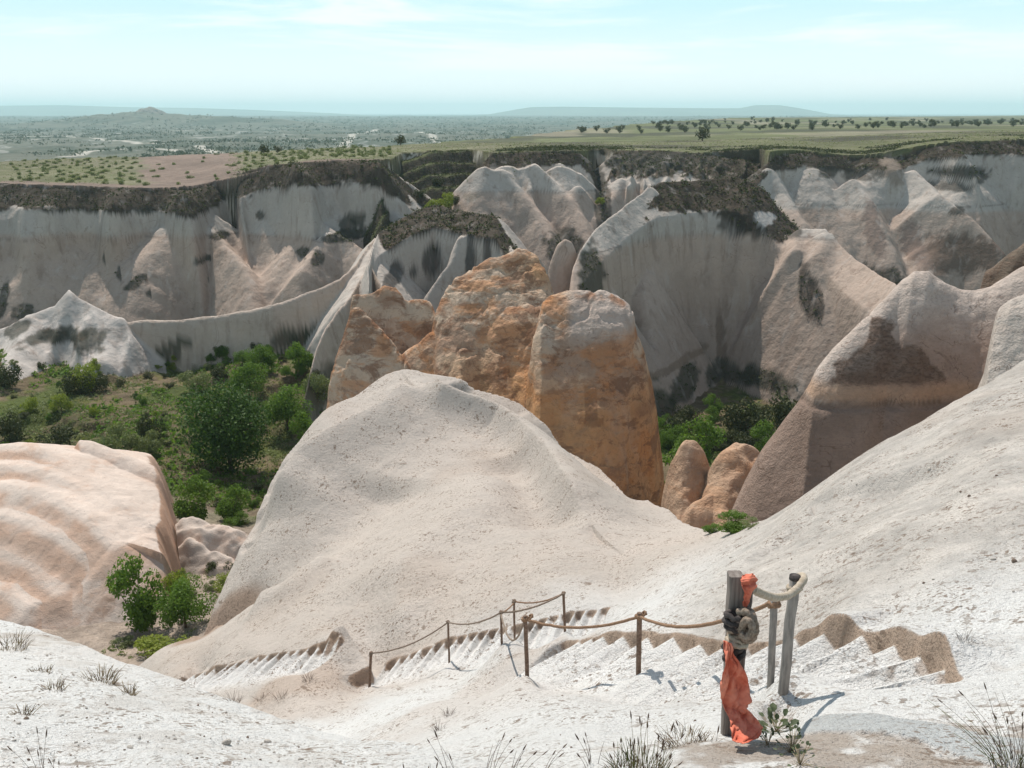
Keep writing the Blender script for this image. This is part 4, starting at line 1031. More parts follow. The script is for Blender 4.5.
V = Mp.verts(); FA = grid_faces(Mp.nr, Mp.nc); colf = Mp.col.reshape(-1, 3)
sid = stepid.reshape(-1)[FA[:, 0]]
lineY = np.interp(Q[0], [at(150, 660, 1)[0], at(350, 650, 1)[0], at(612, 600, 1)[0], at(700, 532, 1)[0]], [23.5, 18.4, 16.2, 20.5])
isd = ((Yv > lineY[None, :]) & (Q < at(700, 532, 1)[0]) & (~isN)).reshape(-1)[FA[:, 0]] & (sid < 0)
isn = isN.reshape(-1)[FA[:, 0]] & (sid < 0)
zlow = (V[:, 2] > -34)[FA].any(1)
for k, nm, lab, cat in ((isd & zlow, 'hill', 'rounded white dune of tuff above the carved steps', 'hill'), (isn & (V[:, 1] < 24)[FA].any(1) & zlow, 'slope', 'bright white slope in the near left corner', 'ground'),
                        ((~isd) & (~isn) & (sid < 0) & zlow, 'slope', 'white tuff hillside with gravel at the right', 'ground')):
    tag(sub_mesh(nm, V, FA, k, M['white'], colf), lab, cat, kind='structure')
labs = ('near flight of worn white steps under the rope fence', 'middle flight of worn white steps along the foot of the dune', 'lowest flight of small worn white steps, left of the end post')
for fi, (a, b) in enumerate(step_ranges):
    root = empty('staircase', tuple(flights[fi][0][0])); tag(root, labs[fi], 'steps', 'flights of steps cut in the rock')
    for j in range(a, b):
        k = sid == j
        if k.sum() < 12: continue
        o = sub_mesh('step', V, FA, k, M['white'], colf, parent=root)
        o.location = -root.location
# ================================================================== PLANTS
M['bark'] = plain_mat('bark', (.10, .075, .05), (.17, .135, .10), 8., bump=.02)
M['leaf_dark'] = leaf_mat('leaf_dark', (.022, .055, .012), (.075, .135, .025), .25)
M['leaf_mid'] = leaf_mat('leaf_mid', (.065, .12, .022), (.15, .235, .045), .4)
M['leaf_lime'] = leaf_mat('leaf_lime', (.13, .18, .025), (.27, .30, .05), .35)
M['leaf_pale'] = leaf_mat('leaf_pale', (.12, .15, .06), (.24, .26, .12), .25)
M['leaf_scrub'] = leaf_mat('leaf_scrub', (.04, .045, .022), (.09, .10, .04), .15)
M['leaf_dry'] = leaf_mat('leaf_dry', (.20, .13, .07), (.32, .24, .14), .2)

def leaves(pts, size, rg, up=.3, long_=1.5, out=None):
    """one small folded leaf quad per point"""
    n = len(pts)
    nrm = rg.normal(size=(n, 3)); nrm[:, 2] += up
    if out is not None: nrm += out * 1.1
    nrm /= np.linalg.norm(nrm, axis=1)[:, None]
    a = np.cross(nrm, rg.normal(size=(n, 3))); a /= np.linalg.norm(a, axis=1)[:, None]
    b = np.cross(nrm, a)
    s = size * rg.uniform(.6, 1.35, (n, 1))
    v = np.stack([pts - a * s * long_ * .5, pts + b * s * .42, pts + a * s * long_ * .5, pts - b * s * .42], 1).reshape(-1, 3)
    return v, np.arange(4 * n).reshape(n, 4)

def crown_pts(n, nb, shape, rg, core=.62, rb=(.26, .46), holes=.0):
    """points gathered in clumps over an ellipsoid (unit half width, shape = z half height / width)"""
    cs = []
    while len(cs) < nb:
        p = rg.uniform(-1, 1, 3); r = np.linalg.norm(p)
        if core * .5 < r < 1: cs.append(p * np.array([.78, .78, .78 * shape]))
    cs = np.array(cs); rr = rg.uniform(*rb, nb) * (1.15 - .35 * np.linalg.norm(cs, axis=1))
    k = rg.choice(nb, n, p=rr ** 2 / (rr ** 2).sum())
    d = rg.normal(size=(n, 3)); d /= np.linalg.norm(d, axis=1)[:, None]
    rad = rr[k] * (1 - .45 * rg.random(n) ** 2) * (1 + .12 * rg.normal(size=n))
    pts = cs[k] + d * rad[:, None] * np.array([1, 1, min(1, .6 + shape * .4)])
    return pts, d, cs

def tube_mesh(paths, ns=6):
    """paths: list of (points, radii)"""
    V, Fc = [], []; base = 0
    for pts, rad in paths:
        pts = np.asarray(pts, float); n = len(pts)
        rad = np.broadcast_to(np.asarray(rad, float), (n,))
        tng = np.gradient(pts, axis=0); tng /= np.linalg.norm(tng, axis=1)[:, None] + 1e-9
        ref = np.array([0, 0, 1.]) if abs(tng[0][2]) < .8 else np.array([1., 0, 0])
        a = np.cross(tng, ref); a /= np.linalg.norm(a, axis=1)[:, None] + 1e-9
        b = np.cross(tng, a)
        th = np.linspace(0, 2 * np.pi, ns, endpoint=False)
        ring = pts[:, None, :] + rad[:, None, None] * (np.cos(th)[None, :, None] * a[:, None, :] + np.sin(th)[None, :, None] * b[:, None, :])
        V.append(ring.reshape(-1, 3))
        for i in range(n - 1):
            for j in range(ns):
                Fc.append((base + i * ns + j, base + i * ns + (j + 1) % ns, base + (i + 1) * ns + (j + 1) % ns, base + (i + 1) * ns + j))
        Fc.append(tuple(base + j for j in range(ns))[::-1]); Fc.append(tuple(base + (n - 1) * ns + j for j in range(ns)))
        base += n * ns
    return np.concatenate(V), Fc

def make_tree(name, cat, nleaf, nb, shape, size, mat, seed, trunk_h=.5, lift=None, trunk_r=.05, limbs=5, rb=(.26, .46)):
    """unit half-width plant: crown and trunk, base at z = 0"""
    rg = np.random.default_rng(seed)
    pts, d, cs = crown_pts(nleaf, nb, shape, rg, rb=rb)
    zc = shape * (1 if lift is None else lift) + trunk_h
    pts[:, 2] += zc; cs = cs + np.array([0, 0, zc])
    keep = pts[:, 2] > .03
    v, f = leaves(pts[keep], size, rg, out=d[keep])
    root = empty(name); root['category'] = cat
    mesh_from('crown', v, f, M[mat], smooth=False, parent=root)
    paths = []
    top = np.array([.05, .0, zc])
    tp = [np.array([0, 0, -.15]), np.array([.02, .01, zc * .3]), np.array([-.02, .02, zc * .65]), top]
    paths.append((tp, [trunk_r * 1.3, trunk_r, trunk_r * .75, trunk_r * .4]))
    for c_ in cs[rg.choice(len(cs), min(limbs, len(cs)), replace=False)]:
        a = np.array([0, 0, zc * rg.uniform(.2, .7)])
        m_ = (a + c_) / 2 + rg.normal(size=3) * .05 + np.array([0, 0, -.04])
        paths.append(([a, m_, c_], [trunk_r * .6, trunk_r * .4, trunk_r * .15]))
    v, f = tube_mesh(paths, 5)
    mesh_from('trunk', v, f, M['bark'], parent=root)
    return root

def copy_tree(o, parent=None):
    c = o.copy(); C.objects.link(c)
    if parent: c.parent = parent
    for ch in o.children: copy_tree(ch, c)
    return c

kinds = dict(
    dense=('tree', 'tree', 12000, 48, .92, .042, 'leaf_dark', 11, .10, .95, .05, 6),
    bushy=('tree', 'tree', 6000, 26, .85, .055, 'leaf_mid', 12, .12, .95, .045, 6),
    loose=('shrub', 'shrub', 3800, 22, .75, .062, 'leaf_mid', 13, .02, .95, .03, 8, (.18, .34)),
    pale=('shrub', 'shrub', 3000, 18, .7, .062, 'leaf_pale', 14, .0, .9, .03, 7, (.2, .36)),
    lime=('shrub', 'shrub', 2600, 16, .8, .065, 'leaf_lime', 15, .0, .9, .03, 6, (.22, .4)),
    scrub=('shrub', 'shrub', 1500, 12, .65, .085, 'leaf_scrub', 16, .0, .8, .03, 4, (.28, .46)),
    upright=('shrub', 'shrub', 1500, 12, 1.7, .09, 'leaf_dark', 17, .0, .95, .04, 4, (.28, .46)),
    far=('tree', 'tree', 420, 10, .8, .16, 'leaf_scrub', 18, .35, .9, .07, 3, (.3, .5)),
    low=('orchard_bush', 'bush', 240, 7, .6, .2, 'leaf_pale', 19, .0, .8, .05, 2, (.35, .5)))
protos = {}; used = set()
for k, a in kinds.items():
    protos[k] = make_tree(a[0], a[1], a[2], a[3], a[4], a[5], a[6], a[7], trunk_h=a[8], lift=a[9], trunk_r=a[10], limbs=a[11], rb=a[12] if len(a) > 12 else (.26, .46))
hgt = {k: (a[4] * a[9] + a[8] + a[4] * .95) for k, a in kinds.items()}

def plant(kind, px, py, wpx, label, group, Y0=40, Y1=419, zf=None, hs=1., field=None):
    """px, py: foot of the plant; wpx: width in the picture"""
    f = field or groundz
    p = hit(px, py, f, Y0, Y1)
    D = p[1] * CP - p[2] * SP
    r = wpx / F * D / 2
    o = protos[kind] if kind not in used else copy_tree(protos[kind]); used.add(kind)
    rz = random.uniform(0, 6.28)
    o.location = tuple(p); o.rotation_euler = (0, 0, rz); o.scale = (r, r * random.uniform(.9, 1.1), r * hs)
    o['label'] = label
    if group: o['group'] = group
    elif 'group' in o: del o['group']
    return o

VG = 'trees and shrubs in the valley'
plant('dense', 232, 472, 106, 'largest dark green round tree in the left valley', VG, hs=.98)
plant('bushy', 288, 430, 52, 'green tree right behind the largest dark tree', VG)
plant('bushy', 250, 398, 42, 'green tree at the foot of the grey ridge, above the largest dark tree', VG)
plant('loose', 306, 448, 40, 'small green tree against the left flank of the white dune', VG, hs=1.3)
plant('loose', 300, 372, 34, 'upper green tree in the corner under the ridge', VG, hs=1.2)
plant('bushy', 262, 374, 34, 'small tree just under the smooth grey ridge', VG)
plant('pale', 318, 404, 36, 'greyish green tree beside the shaded foot of the ridge', VG, hs=1.5)
plant('pale', 196, 392, 36, 'pale shrub left of the trees under the ridge', VG)
plant('loose', 198, 522, 56, 'loose green shrub below the largest dark tree', VG, hs=1.1)
plant('loose', 236, 520, 44, 'bright green shrub beside the small pale rock', VG, hs=1.1)
plant('pale', 122, 458, 46, 'pale olive shrub above the folded rock', VG, hs=1.25)
plant('pale', 150, 455, 34, 'small pale shrub left of the largest dark tree', VG, hs=1.2)
plant('scrub', 150, 440, 30, 'dark shrub behind the pale olive shrub', VG, hs=1.5)
plant('lime', 84, 392, 38, 'yellow green bush below the left ridge', VG, hs=1.1)
plant('scrub', 76, 396, 32, 'dark bush beside the yellow green bush', VG, hs=1.3)
plant('scrub', 100, 392, 26, 'dark round bush below the smooth ridge end', VG, hs=1.2)
plant('scrub', 8, 388, 34, 'dark bush under the pale rock at the left edge', VG, hs=1.3)
plant('scrub', 14, 442, 36, 'dark bush at the left edge above the folded rock', VG, hs=1.4)
plant('upright', 136, 404, 9, 'thin upright dark shrub on the green terraces', VG)
plant('upright', 60, 392, 8, 'thin upright dark shrub between bushes on the left hillside', VG)
plant('lime', 62, 412, 26, 'small yellow green shrub in the middle of the left hillside', VG)
plant('scrub', 60, 448, 40, 'dark scrub right above the top of the folded rock', VG)
plant('lime', 30, 412, 22, 'small lime shrub near the left edge of the hillside', VG)
plant('loose', 698, 472, 66, 'bright green tree right of the ochre rock', VG, hs=1.15)
plant('loose', 764, 458, 46, 'green shrub between the ochre and the brown rock', VG, hs=1.1)
plant('scrub', 745, 440, 60, 'dark shrub under the big cliff, behind the green tree', VG, hs=1.2)
plant('scrub', 785, 432, 50, 'dark shrub in the shade at the foot of the big cliff', VG, hs=1.4)
plant('pale', 790, 425, 34, 'greyish shrub beside the left edge of the brown rock', VG, hs=1.3)
plant('scrub', 672, 440, 30, 'dark shrub in the cleft right beside the ochre rock', VG, hs=1.4)
plant('scrub', 692, 522, 24, 'dark shrub in front of the small orange rocks', VG, hs=1.6)
plant('loose', 142, 628, 76, 'tall bright green bush in the gully below the folded rock', VG, hs=1.35)
plant('bushy', 186, 628, 60, 'round green bush right of the tallest gully bush', VG)
plant('scrub', 6, 616, 46, 'dark green bush at the left edge behind the white slope', VG, hs=1.3)
plant('lime', 160, 652, 60, 'low yellow green bush just behind the crest of the white slope', VG, hs=.5)
plant('lime', 232, 588, 40, 'low yellowish shrub in the gully beside the dune', VG, hs=.5)
plant('scrub', 222, 572, 34, 'dark shrub below the small pale rock', VG, hs=.8)
plant('loose', 735, 531, 46, 'green shrub growing on the saddle right of the white dune', 'shrubs on the saddle', Y0=6, Y1=40, hs=.55, field=mainz)
plant('pale', 752, 527, 26, 'small shrub at the right end of the saddle', 'shrubs on the saddle', Y0=6, Y1=40, hs=.5, field=mainz)
plant('loose', 712, 533, 24, 'small shrub at the left end of the saddle', 'shrubs on the saddle', Y0=6, Y1=40, hs=.5, field=mainz)
plant('lime', 172, 600, 44, 'yellow green bush behind the two gully bushes', VG, hs=1.1)
plant('pale', 124, 646, 26, 'low pale bush left of the tallest gully bush', VG, hs=.6)
# further bushes on the hillside, told apart only by their places
rg = np.random.default_rng(77)
places = ('near the left edge', 'on the left half', 'in the middle', 'on the right half')
for i in range(64):
    px = rg.uniform(0, 210); py = rg.uniform(362, 462)
    if px > 170 and py > 400: continue
    k = ['scrub', 'lime', 'pale', 'scrub', 'loose'][rg.integers(5)]
    plant(k, px, py, rg.uniform(6, 14), 'small low bush on the green hillside left of the largest tree', 'small bushes on the left hillside', hs=rg.uniform(.7, 1.2))
for i in range(30):
    px = rg.uniform(210, 320); py = rg.uniform(352, 384)
    plant(['scrub', 'loose', 'bushy'][rg.integers(3)], px, py, rg.uniform(9, 18), 'leafy bush in the thicket along the foot of the smooth grey ridge', 'bushes along the foot of the ridge')
for i in range(16):
    plant(['scrub', 'loose', 'pale'][rg.integers(3)], rg.uniform(180, 300), rg.uniform(480, 540), rg.uniform(10, 24), 'small bush on the valley bottom below the largest tree', 'small bushes on the valley bottom', hs=.9)
for i in range(44):
    plant(['scrub', 'scrub', 'scrub', 'loose'][rg.integers(4)], rg.uniform(655, 830), rg.uniform(415, 455), rg.uniform(16, 34), 'dark bush in the shaded gap under the big cliff', 'bushes under the big cliff', hs=1.1)
for i in range(14):
    plant(['scrub', 'pale', 'loose'][rg.integers(3)], rg.uniform(90, 220), rg.uniform(560, 640), rg.uniform(8, 20), 'tiny shrub on the bare gully floor', 'tiny shrubs in the gully', hs=.9)
for (px, py, w_, k, lab) in ((446, 210, 26, 'lime', 'bright green bush on the terrace between two cliffs'), (430, 214, 22, 'lime', 'left bright bush above the scrub capped cliff block'), (600, 205, 12, 'lime', 'tiny bright bush in the dark cleft'),
                             (455, 205, 18, 'scrub', 'dark bush on the lower terrace'), (420, 198, 16, 'scrub', 'dark bush at the left end of the terraces'), (437, 185, 14, 'scrub', 'dark bush in the middle of the terraces')):
    plant(k, px, py, w_, lab, 'bushes on the terraces', Y0=190)
def allz(x, y):
    return np.where(np.asarray(y) < 419, groundz(x, np.minimum(y, 418.9)), farz(x, np.maximum(y, 419.1)))
def on_plateau(kind, px, Y, size, label, group, hs=1.):
    a = at(px, 130, 1.); x = a[0] * Y; z = float(allz(np.array([x]), np.array([Y]))[0])
    o = protos[kind] if kind not in used else copy_tree(protos[kind]); used.add(kind)
    o.location = (x, Y, z - .05 * size); o.rotation_euler = (0, 0, random.uniform(0, 6.28)); s_ = size / 2
    o.scale = (s_, s_, s_ * hs); o['label'] = label; o['group'] = group
PG = 'trees on the right hand plateau'
for i in range(230):
    Y = float(np.exp(rg.uniform(np.log(620), np.log(1500)))); qx = rg.uniform(.02, .62); px = 512 + qx * 887 * 1.04
    if qx < plateau_edge(np.array([Y]))[()] + .02: continue
    on_plateau('far', px, Y, rg.uniform(3.5, 7.0), 'round dark tree standing on the right hand plateau', PG, rg.uniform(.8, 1.15))
for (px, Y, s_, lab) in ((400, 395, 5.4, 'lone tree on the plateau edge above the terraces'), (472, 520, 5, 'second tree of the loose row above the middle cliff'), (485, 560, 5.5, 'right tree of the pair above the middle cliff'),
                         (508, 620, 4.5, 'small tree alone right of the pair above the middle cliff'), (703, 400, 7, 'largest tree on the right plateau, in front of the meadow'), (262, 345, 4.5, 'small bush tree on the left plateau edge'), (276, 345, 3.5, 'tiny bush right of the small bush tree on the left plateau')):
    on_plateau('far', px, Y, s_, lab, 'single trees on the plateau')
for r_ in range(13):
    for c_ in range(26):
        px = 6 + c_ * 15 + (r_ % 2) * 7 + rg.uniform(-3, 3); Y = 248 + r_ * 9 + rg.uniform(-2, 2) + max(0, px - 180) * .09
        if (138 < px < 240 and rg.random() < .75) or rg.random() < .18 or px > 392: continue
        if float(allz(np.array([at(px, 130, 1.)[0] * Y]), np.array([Y]))[0]) < -19.5: continue
        on_plateau('low', px, Y, rg.uniform(1.5, 2.7), 'low orchard bush in the rows on the left plateau', 'orchard bushes on the left plateau', rg.uniform(.7, 1.1))

def clumps(name, pts, size, mat, label, rg, k=10):
    """many small leaf clumps as one uncountable mass"""
    n = len(pts)
    p = np.repeat(pts, k, axis=0); s_ = np.repeat(size, k)[:, None]
    off = rg.normal(size=p.shape) * s_ * np.array([.5, .5, .3]); off[:, 2] = np.abs(off[:, 2])
    v, f = leaves(p + off, np.repeat(size, k)[:, None] * .5, rg)
    o = mesh_from(name, v, f, M[mat], smooth=False); o['kind'] = 'stuff'; o['label'] = label
    return o
# far scrub on the plain
n = 14000
Yf = np.exp(rg.uniform(np.log(1000), np.log(9000), n)); qf = rg.uniform(-.64, .62, n); xf = qf * Yf
z_, t_ = land(xf, Yf); k = (t_ > .8) & (fbm(xf / 200, Yf / 300, 401, 3) > -.25)
xf, Yf, z_ = xf[k], Yf[k], z_[k]
clumps('scrub', np.stack([xf, Yf, z_ + .8], 1), rg.uniform(2.5, 6.5, len(xf)) * (1 + Yf / 6000), 'leaf_scrub', 'dark scrub dotted over the distant plain', rg, 5)
# scrub on the dark cliff caps and banks
yy, xx = np.nonzero(np.isin(own, (OW['A'], OW['D'], OW['E'], OW['Fc'], OW['Cc'], OW['plateau'], OW['terr'])) & (P.col.sum(2) < .30) & (P.YY < 320))
sel = rg.choice(len(yy), min(16000, len(yy)), replace=False); yy, xx = yy[sel], xx[sel]
clumps('scrub', np.stack([P.X[yy, xx], P.YY[yy, xx], P.z[yy, xx]], 1), rg.uniform(.25, .75, len(yy)), 'leaf_scrub', 'dark low scrub covering the tops and ledges of the cliffs', rg, 6)
# grass and herbs of the hillside
def scatter_floor(n, px0, px1, Y0, Y1):
    q_ = rg.uniform(at(px0, 400, 1)[0], at(px1, 400, 1)[0], n); y_ = np.sqrt(rg.uniform(Y0 ** 2, Y1 ** 2, n)); x_ = q_ * y_
    z_ = groundz(x_, y_); k_ = z_ < floor_z(x_, y_) + .5; return np.stack([x_, y_, z_], 1)[k_]
pts = scatter_floor(26000, -20, 880, 88, 152); kk = fbm(pts[:, 0] * .12, pts[:, 1] * .12, 402, 3) > -.25; pts = pts[kk]
clumps('ground_cover', pts, rg.uniform(.15, .55, len(pts)), 'leaf_pale', 'green herbs and grass covering the valley hillside', rg, 6)
pts = scatter_floor(9000, -20, 880, 88, 152); kk = fbm(pts[:, 0] * .09, pts[:, 1] * .09, 403, 3) > .05; pts = pts[kk]
clumps('ground_cover', pts, rg.uniform(.3, .9, len(pts)), 'leaf_mid', 'darker green weeds growing in patches on the valley hillside', rg, 8)
pts = scatter_floor(2500, 60, 330, 46, 86); kk = fbm(pts[:, 0] * .2, pts[:, 1] * .2, 404, 3) > .1; pts = pts[kk]
clumps('ground_cover', pts, rg.uniform(.1, .35, len(pts)), 'leaf_pale', 'sparse weeds on the gully floor', rg, 7)
# green verge of the plateau
yv = rg.uniform(240, 420, 9000); qv = rg.uniform(-.62, .62, 9000); xv = qv * yv; zv = groundz(xv, yv); kk = zv > -18.5
kk &= ~((qv > -.43) & (qv < -.31) & (yv < 420))
clumps('ground_cover', np.stack([xv, yv, zv], 1)[kk], rg.uniform(.2, .5, kk.sum()), 'leaf_pale', 'short grass on the table land', rg, 5)

# ================================================================== FOREGROUND OBJECTS
M['rope'] = plain_mat('rope', (.19, .115, .07), (.31, .20, .13), 60., bump=.004, stretch=(1, 1, 1))
M['old_rope'] = plain_mat('old_rope', (.16, .12, .09), (.30, .24, .19), 50., bump=.004)
M['hose'] = plain_mat('pale_rope', (.33, .27, .20), (.48, .41, .33), 40., bump=.003)
M['iron'] = plain_mat('rusty_iron', (.13, .085, .06), (.24, .17, .13), 25., .7, .001, metal=.2)
M['steel'] = plain_mat('weathered_post', (.20, .185, .17), (.33, .30, .27), 30., .75, .002, (1, 1, .15))
M['wood'] = plain_mat('weathered_wood', (.13, .105, .09), (.27, .235, .21), 24., .9, .004, (1, 1, .06))
M['cloth_red'] = plain_mat('red_cloth', (.55, .12, .07), (.74, .26, .17), 6., .8, .003)
M['cloth_dark'] = plain_mat('dark_cloth', (.035, .03, .03), (.10, .085, .08), 20., .9, .004)

def gz(x, y): return float(mainz(np.array([x]), np.array([y]))[0])
def post_at(px, pyb, pyt, Y, rad, mat, parent, px_t=None, sides=8, name='post', sink=.12):
    b = at(px, pyb, Y); t = at(px_t if px_t is not None else px, pyt, Y)
    zb = gz(b[0], b[1])
    n = 7; s_ = np.linspace(0, 1, n)[:, None]
    lo = np.array([b[0], b[1], min(b[2], zb) - sink])
    pts = lo + (t - lo) * s_
    pts[1:-1, :2] += np.random.default_rng(int(px)).normal(size=(n - 2, 2)) * rad * .06
    v, f = tube_mesh([(pts - np.array(parent.location), np.full(n, rad))], sides)
    mesh_from(name, v, f, mat, parent=parent)
    return t
def rope(a, b, sag, rad, mat, parent, name='rope', n=26, seed=0, ns=8):
    t = np.linspace(0, 1, n)[:, None]
    pts = a + (b - a) * t; pts[:, 2] -= (4 * sag * t * (1 - t))[:, 0]
    pts[1:-1] += np.random.default_rng(seed).normal(size=(n - 2, 3)) * rad * .12
    v, f = tube_mesh([(pts - np.array(parent.location), rad)], ns)
    return mesh_from(name, v, f, mat, parent=parent)
def loops(c, r, rad, turns, tilt, mat, parent, name='knot', seed=0, hgt_=.05):
    rg_ = np.random.default_rng(seed); n = int(turns * 18)
    th = np.linspace(0, turns * 2 * np.pi, n)
    rr = r * (1 + .18 * np.sin(th * .7 + seed)); z = np.linspace(-hgt_ / 2, hgt_ / 2, n) + .006 * rg_.normal(size=n)
    pts = np.stack([rr * np.cos(th), rr * np.sin(th) * .9, z + tilt * np.cos(th) * r], 1) + np.array(c) - np.array(parent.location)
    v, f = tube_mesh([(pts, rad)], 7)
    return mesh_from(name, v, f, mat, parent=parent)

# far rope fence along the middle flight
fa = empty('rope_fence', tuple(at(449, 651, 16.3))); tag(fa, 'thin five post rope fence beside the middle flight of steps', 'fence')
tops = {}
for (px, pyb, pxt, pyt, Y, rd) in ((369, 689, 371, 652, 16.4, .03), (449, 651, 448, 621, 16.3, .022), (502, 645, 501, 611, 14.5, .022), (515, 632, 514, 600, 15.4, .022), (565.5, 628, 563.5, 592, 14.8, .025)):
    tops[px] = post_at(px, pyb, pyt, Y, rd, M['iron'], fa, pxt)
dn = np.array([0, 0, -.03])
rope(tops[369] + dn, tops[449] + dn, .16, .016, M['old_rope'], fa, seed=1)
rope(tops[449] + dn, tops[502] + dn, .13, .016, M['old_rope'], fa, seed=2)
rope(tops[502] + dn, tops[565.5] + dn, .10, .017, M['old_rope'], fa, seed=3)
rope(tops[515] + dn, tops[565.5] + dn, .10, .015, M['rope'], fa, seed=4)
rope(tops[502] + dn, tops[515] + dn * 2, .04, .014, M['rope'], fa, seed=5)
for k in tops: loops(tops[k] + dn, .03, .012, 2.5, .1, M['old_rope'], fa, seed=int(k))

# near rope fence
fb = empty('rope_fence', tuple(at(639, 673, 9.9))); tag(fb, 'brown rope fence of three posts along the near flight of steps', 'fence')
t525 = post_at(527.5, 675, 616, 11.0, .03, M['iron'], fb, 525)
t640 = post_at(639, 673, 613, 9.9, .034, M['iron'], fb, 639.5)
t773 = post_at(772, 677, 599, 7.0, .034, M['steel'], fb, 774)
dn = np.array([0, 0, -.05])
rope(t525 + dn, t640 + dn, .15, .020, M['rope'], fb, seed=6)
mid = at(726, 614, 7.9)
rope(t640 + dn, t773 + np.array([0, 0, -.02]), .20, .020, M['rope'], fb, seed=7)
rope(tops[502] + dn, t525 + dn, .45, .016, M['old_rope'], fb, seed=8)
for i, (p_, r_) in enumerate(((t525, .035), (t640, .04), (t773, .045))): loops(p_ + dn, r_, .018, 2.2, .2, M['rope'], fb, seed=20 + i)
loops(t525 + dn + np.array([.07, 0, .02]), .04, .014, 1.3, .9, M['rope'], fb, seed=31)
loops(t640 + dn + np.array([.05, 0, .02]), .035, .014, 1.3, .9, M['rope'], fb, seed=32)

# steel post with the pale rope rail
sp = empty('steel_post', tuple(at(783, 690, 6.25))); tag(sp, 'grey steel post with a pale rope looped over its top', 'post')
t795 = post_at(783, 692, 577, 6.25, .042, M['steel'], sp, 795, 14)
v, f = tube_mesh([([t795 - np.array(sp.location) - np.array([0, 0, .02]), t795 - np.array(sp.location) + np.array([0, 0, .012])], .044)], 14); mesh_from('cap', v, f, M['cloth_dark'], parent=sp)
hp = [at(752, 589, 5.25), at(762, 594, 5.45), at(775, 598, 5.75), at(788, 596, 6.0), at(798, 588, 6.12), at(804, 580, 6.2), at(803, 575.5, 6.35), at(798, 577, 6.42)]
hp = np.array(hp)
# smooth the polyline
tt_ = np.linspace(0, len(hp) - 1, 50); hs_ = np.stack([np.interp(tt_, np.arange(len(hp)), hp[:, i]) for i in range(3)], 1)
ker = np.array([1, 2, 3, 2, 1]) / 9.; hs2 = hs_.copy()
for i in range(3): hs2[2:-2, i] = np.convolve(hs_[:, i], ker, 'valid')
v, f = tube_mesh([(hs2 - np.array(sp.location), .030 * (1 + .06 * np.sin(np.arange(50) * 1.9)))], 10); mesh_from('rope', v, f, M['hose'], parent=sp)
loops(t795 + np.array([0, 0, -.10]), .05, .014, 2.3, .1, M['hose'], sp, seed=41)

# wooden post wrapped with old rope
wpE = empty('wooden_post', tuple(at(728, 735, 5.0))); tag(wpE, 'weathered wooden post of two boards wrapped with a thick old rope knot', 'post')
def board(px_t, py_t, px_b, py_b, Y, w_, d_, name, seed):
    b = at(px_b, py_b, Y); t = at(px_t, py_t, Y); b = b + (b - t) / np.linalg.norm(b - t) * .15
    n = 12; V = []; Fc = []; rg_ = np.random.default_rng(seed)
    for i, s_ in enumerate(np.linspace(0, 1, n)):
        c = b + (t - b) * s_; j = rg_.normal(size=(8, 2)) * .0025; ww = w_ / 2; dd = d_ / 2; e = .2
        prof = [(-ww + ww * e, -dd), (ww - ww * e, -dd), (ww, -dd + dd * e), (ww, dd - dd * e), (ww - ww * e, dd), (-ww + ww * e, dd), (-ww, dd - dd * e), (-ww, -dd + dd * e)]
        for (x_, y_), jj in zip(prof, j): V.append(c + np.array([x_ + jj[0], y_ + jj[1], 0]))
    for i in range(n - 1):
        for j in range(8): Fc.append((i * 8 + j, i * 8 + (j + 1) % 8, (i + 1) * 8 + (j + 1) % 8, (i + 1) * 8 + j))
    Fc.append(tuple(range(8))[::-1]); Fc.append(tuple((n - 1) * 8 + j for j in range(8)))
    mesh_from(name, np.array(V) - np.array(wpE.location), Fc, M['wood'], smooth=False, parent=wpE)
board(735.5, 574, 729, 720, 5.0, .088, .09, 'board', 3)
board(747.5, 588, 737, 690, 5.03, .055, .07, 'board', 4)
kc = at(741, 626, 4.93)
loops(kc, .060, .022, 3.4, .25, M['old_rope'], wpE, seed=51, hgt_=.17)
loops(at(735, 622, 4.9), .058, .018, 3.2, -.3, M['cloth_dark'], wpE, 'binding', 52, .14)
loops(at(733, 652, 4.94), .054, .018, 2.6, .3, M['cloth_dark'], wpE, 'binding', 54, .10)
loops(at(737, 640, 4.92), .056, .018, 2.2, -.2, M['hose'], wpE, seed=55, hgt_=.05)
# thick knot bulging to the right of the post
kp = np.array([at(738, 612, 4.88), at(747, 612, 4.84), at(754, 620, 4.82), at(756, 630, 4.82), at(752, 640, 4.84), at(744, 640, 4.85), at(741, 630, 4.84), at(745, 620, 4.80), at(751, 622, 4.77), at(753, 632, 4.76), at(747, 638, 4.77), at(740, 634, 4.8)])
tt_ = np.linspace(0, len(kp) - 1, 70); ks = np.stack([np.interp(tt_, np.arange(len(kp)), kp[:, i]) for i in range(3)], 1)
for i in range(3): ks[2:-2, i] = np.convolve(ks[:, i], ker, 'valid')
v, f = tube_mesh([(ks - np.array(wpE.location), .024 * (1 + .1 * np.sin(np.arange(70) * 1.7)))], 10); mesh_from('knot', v, f, M['old_rope'], parent=wpE)

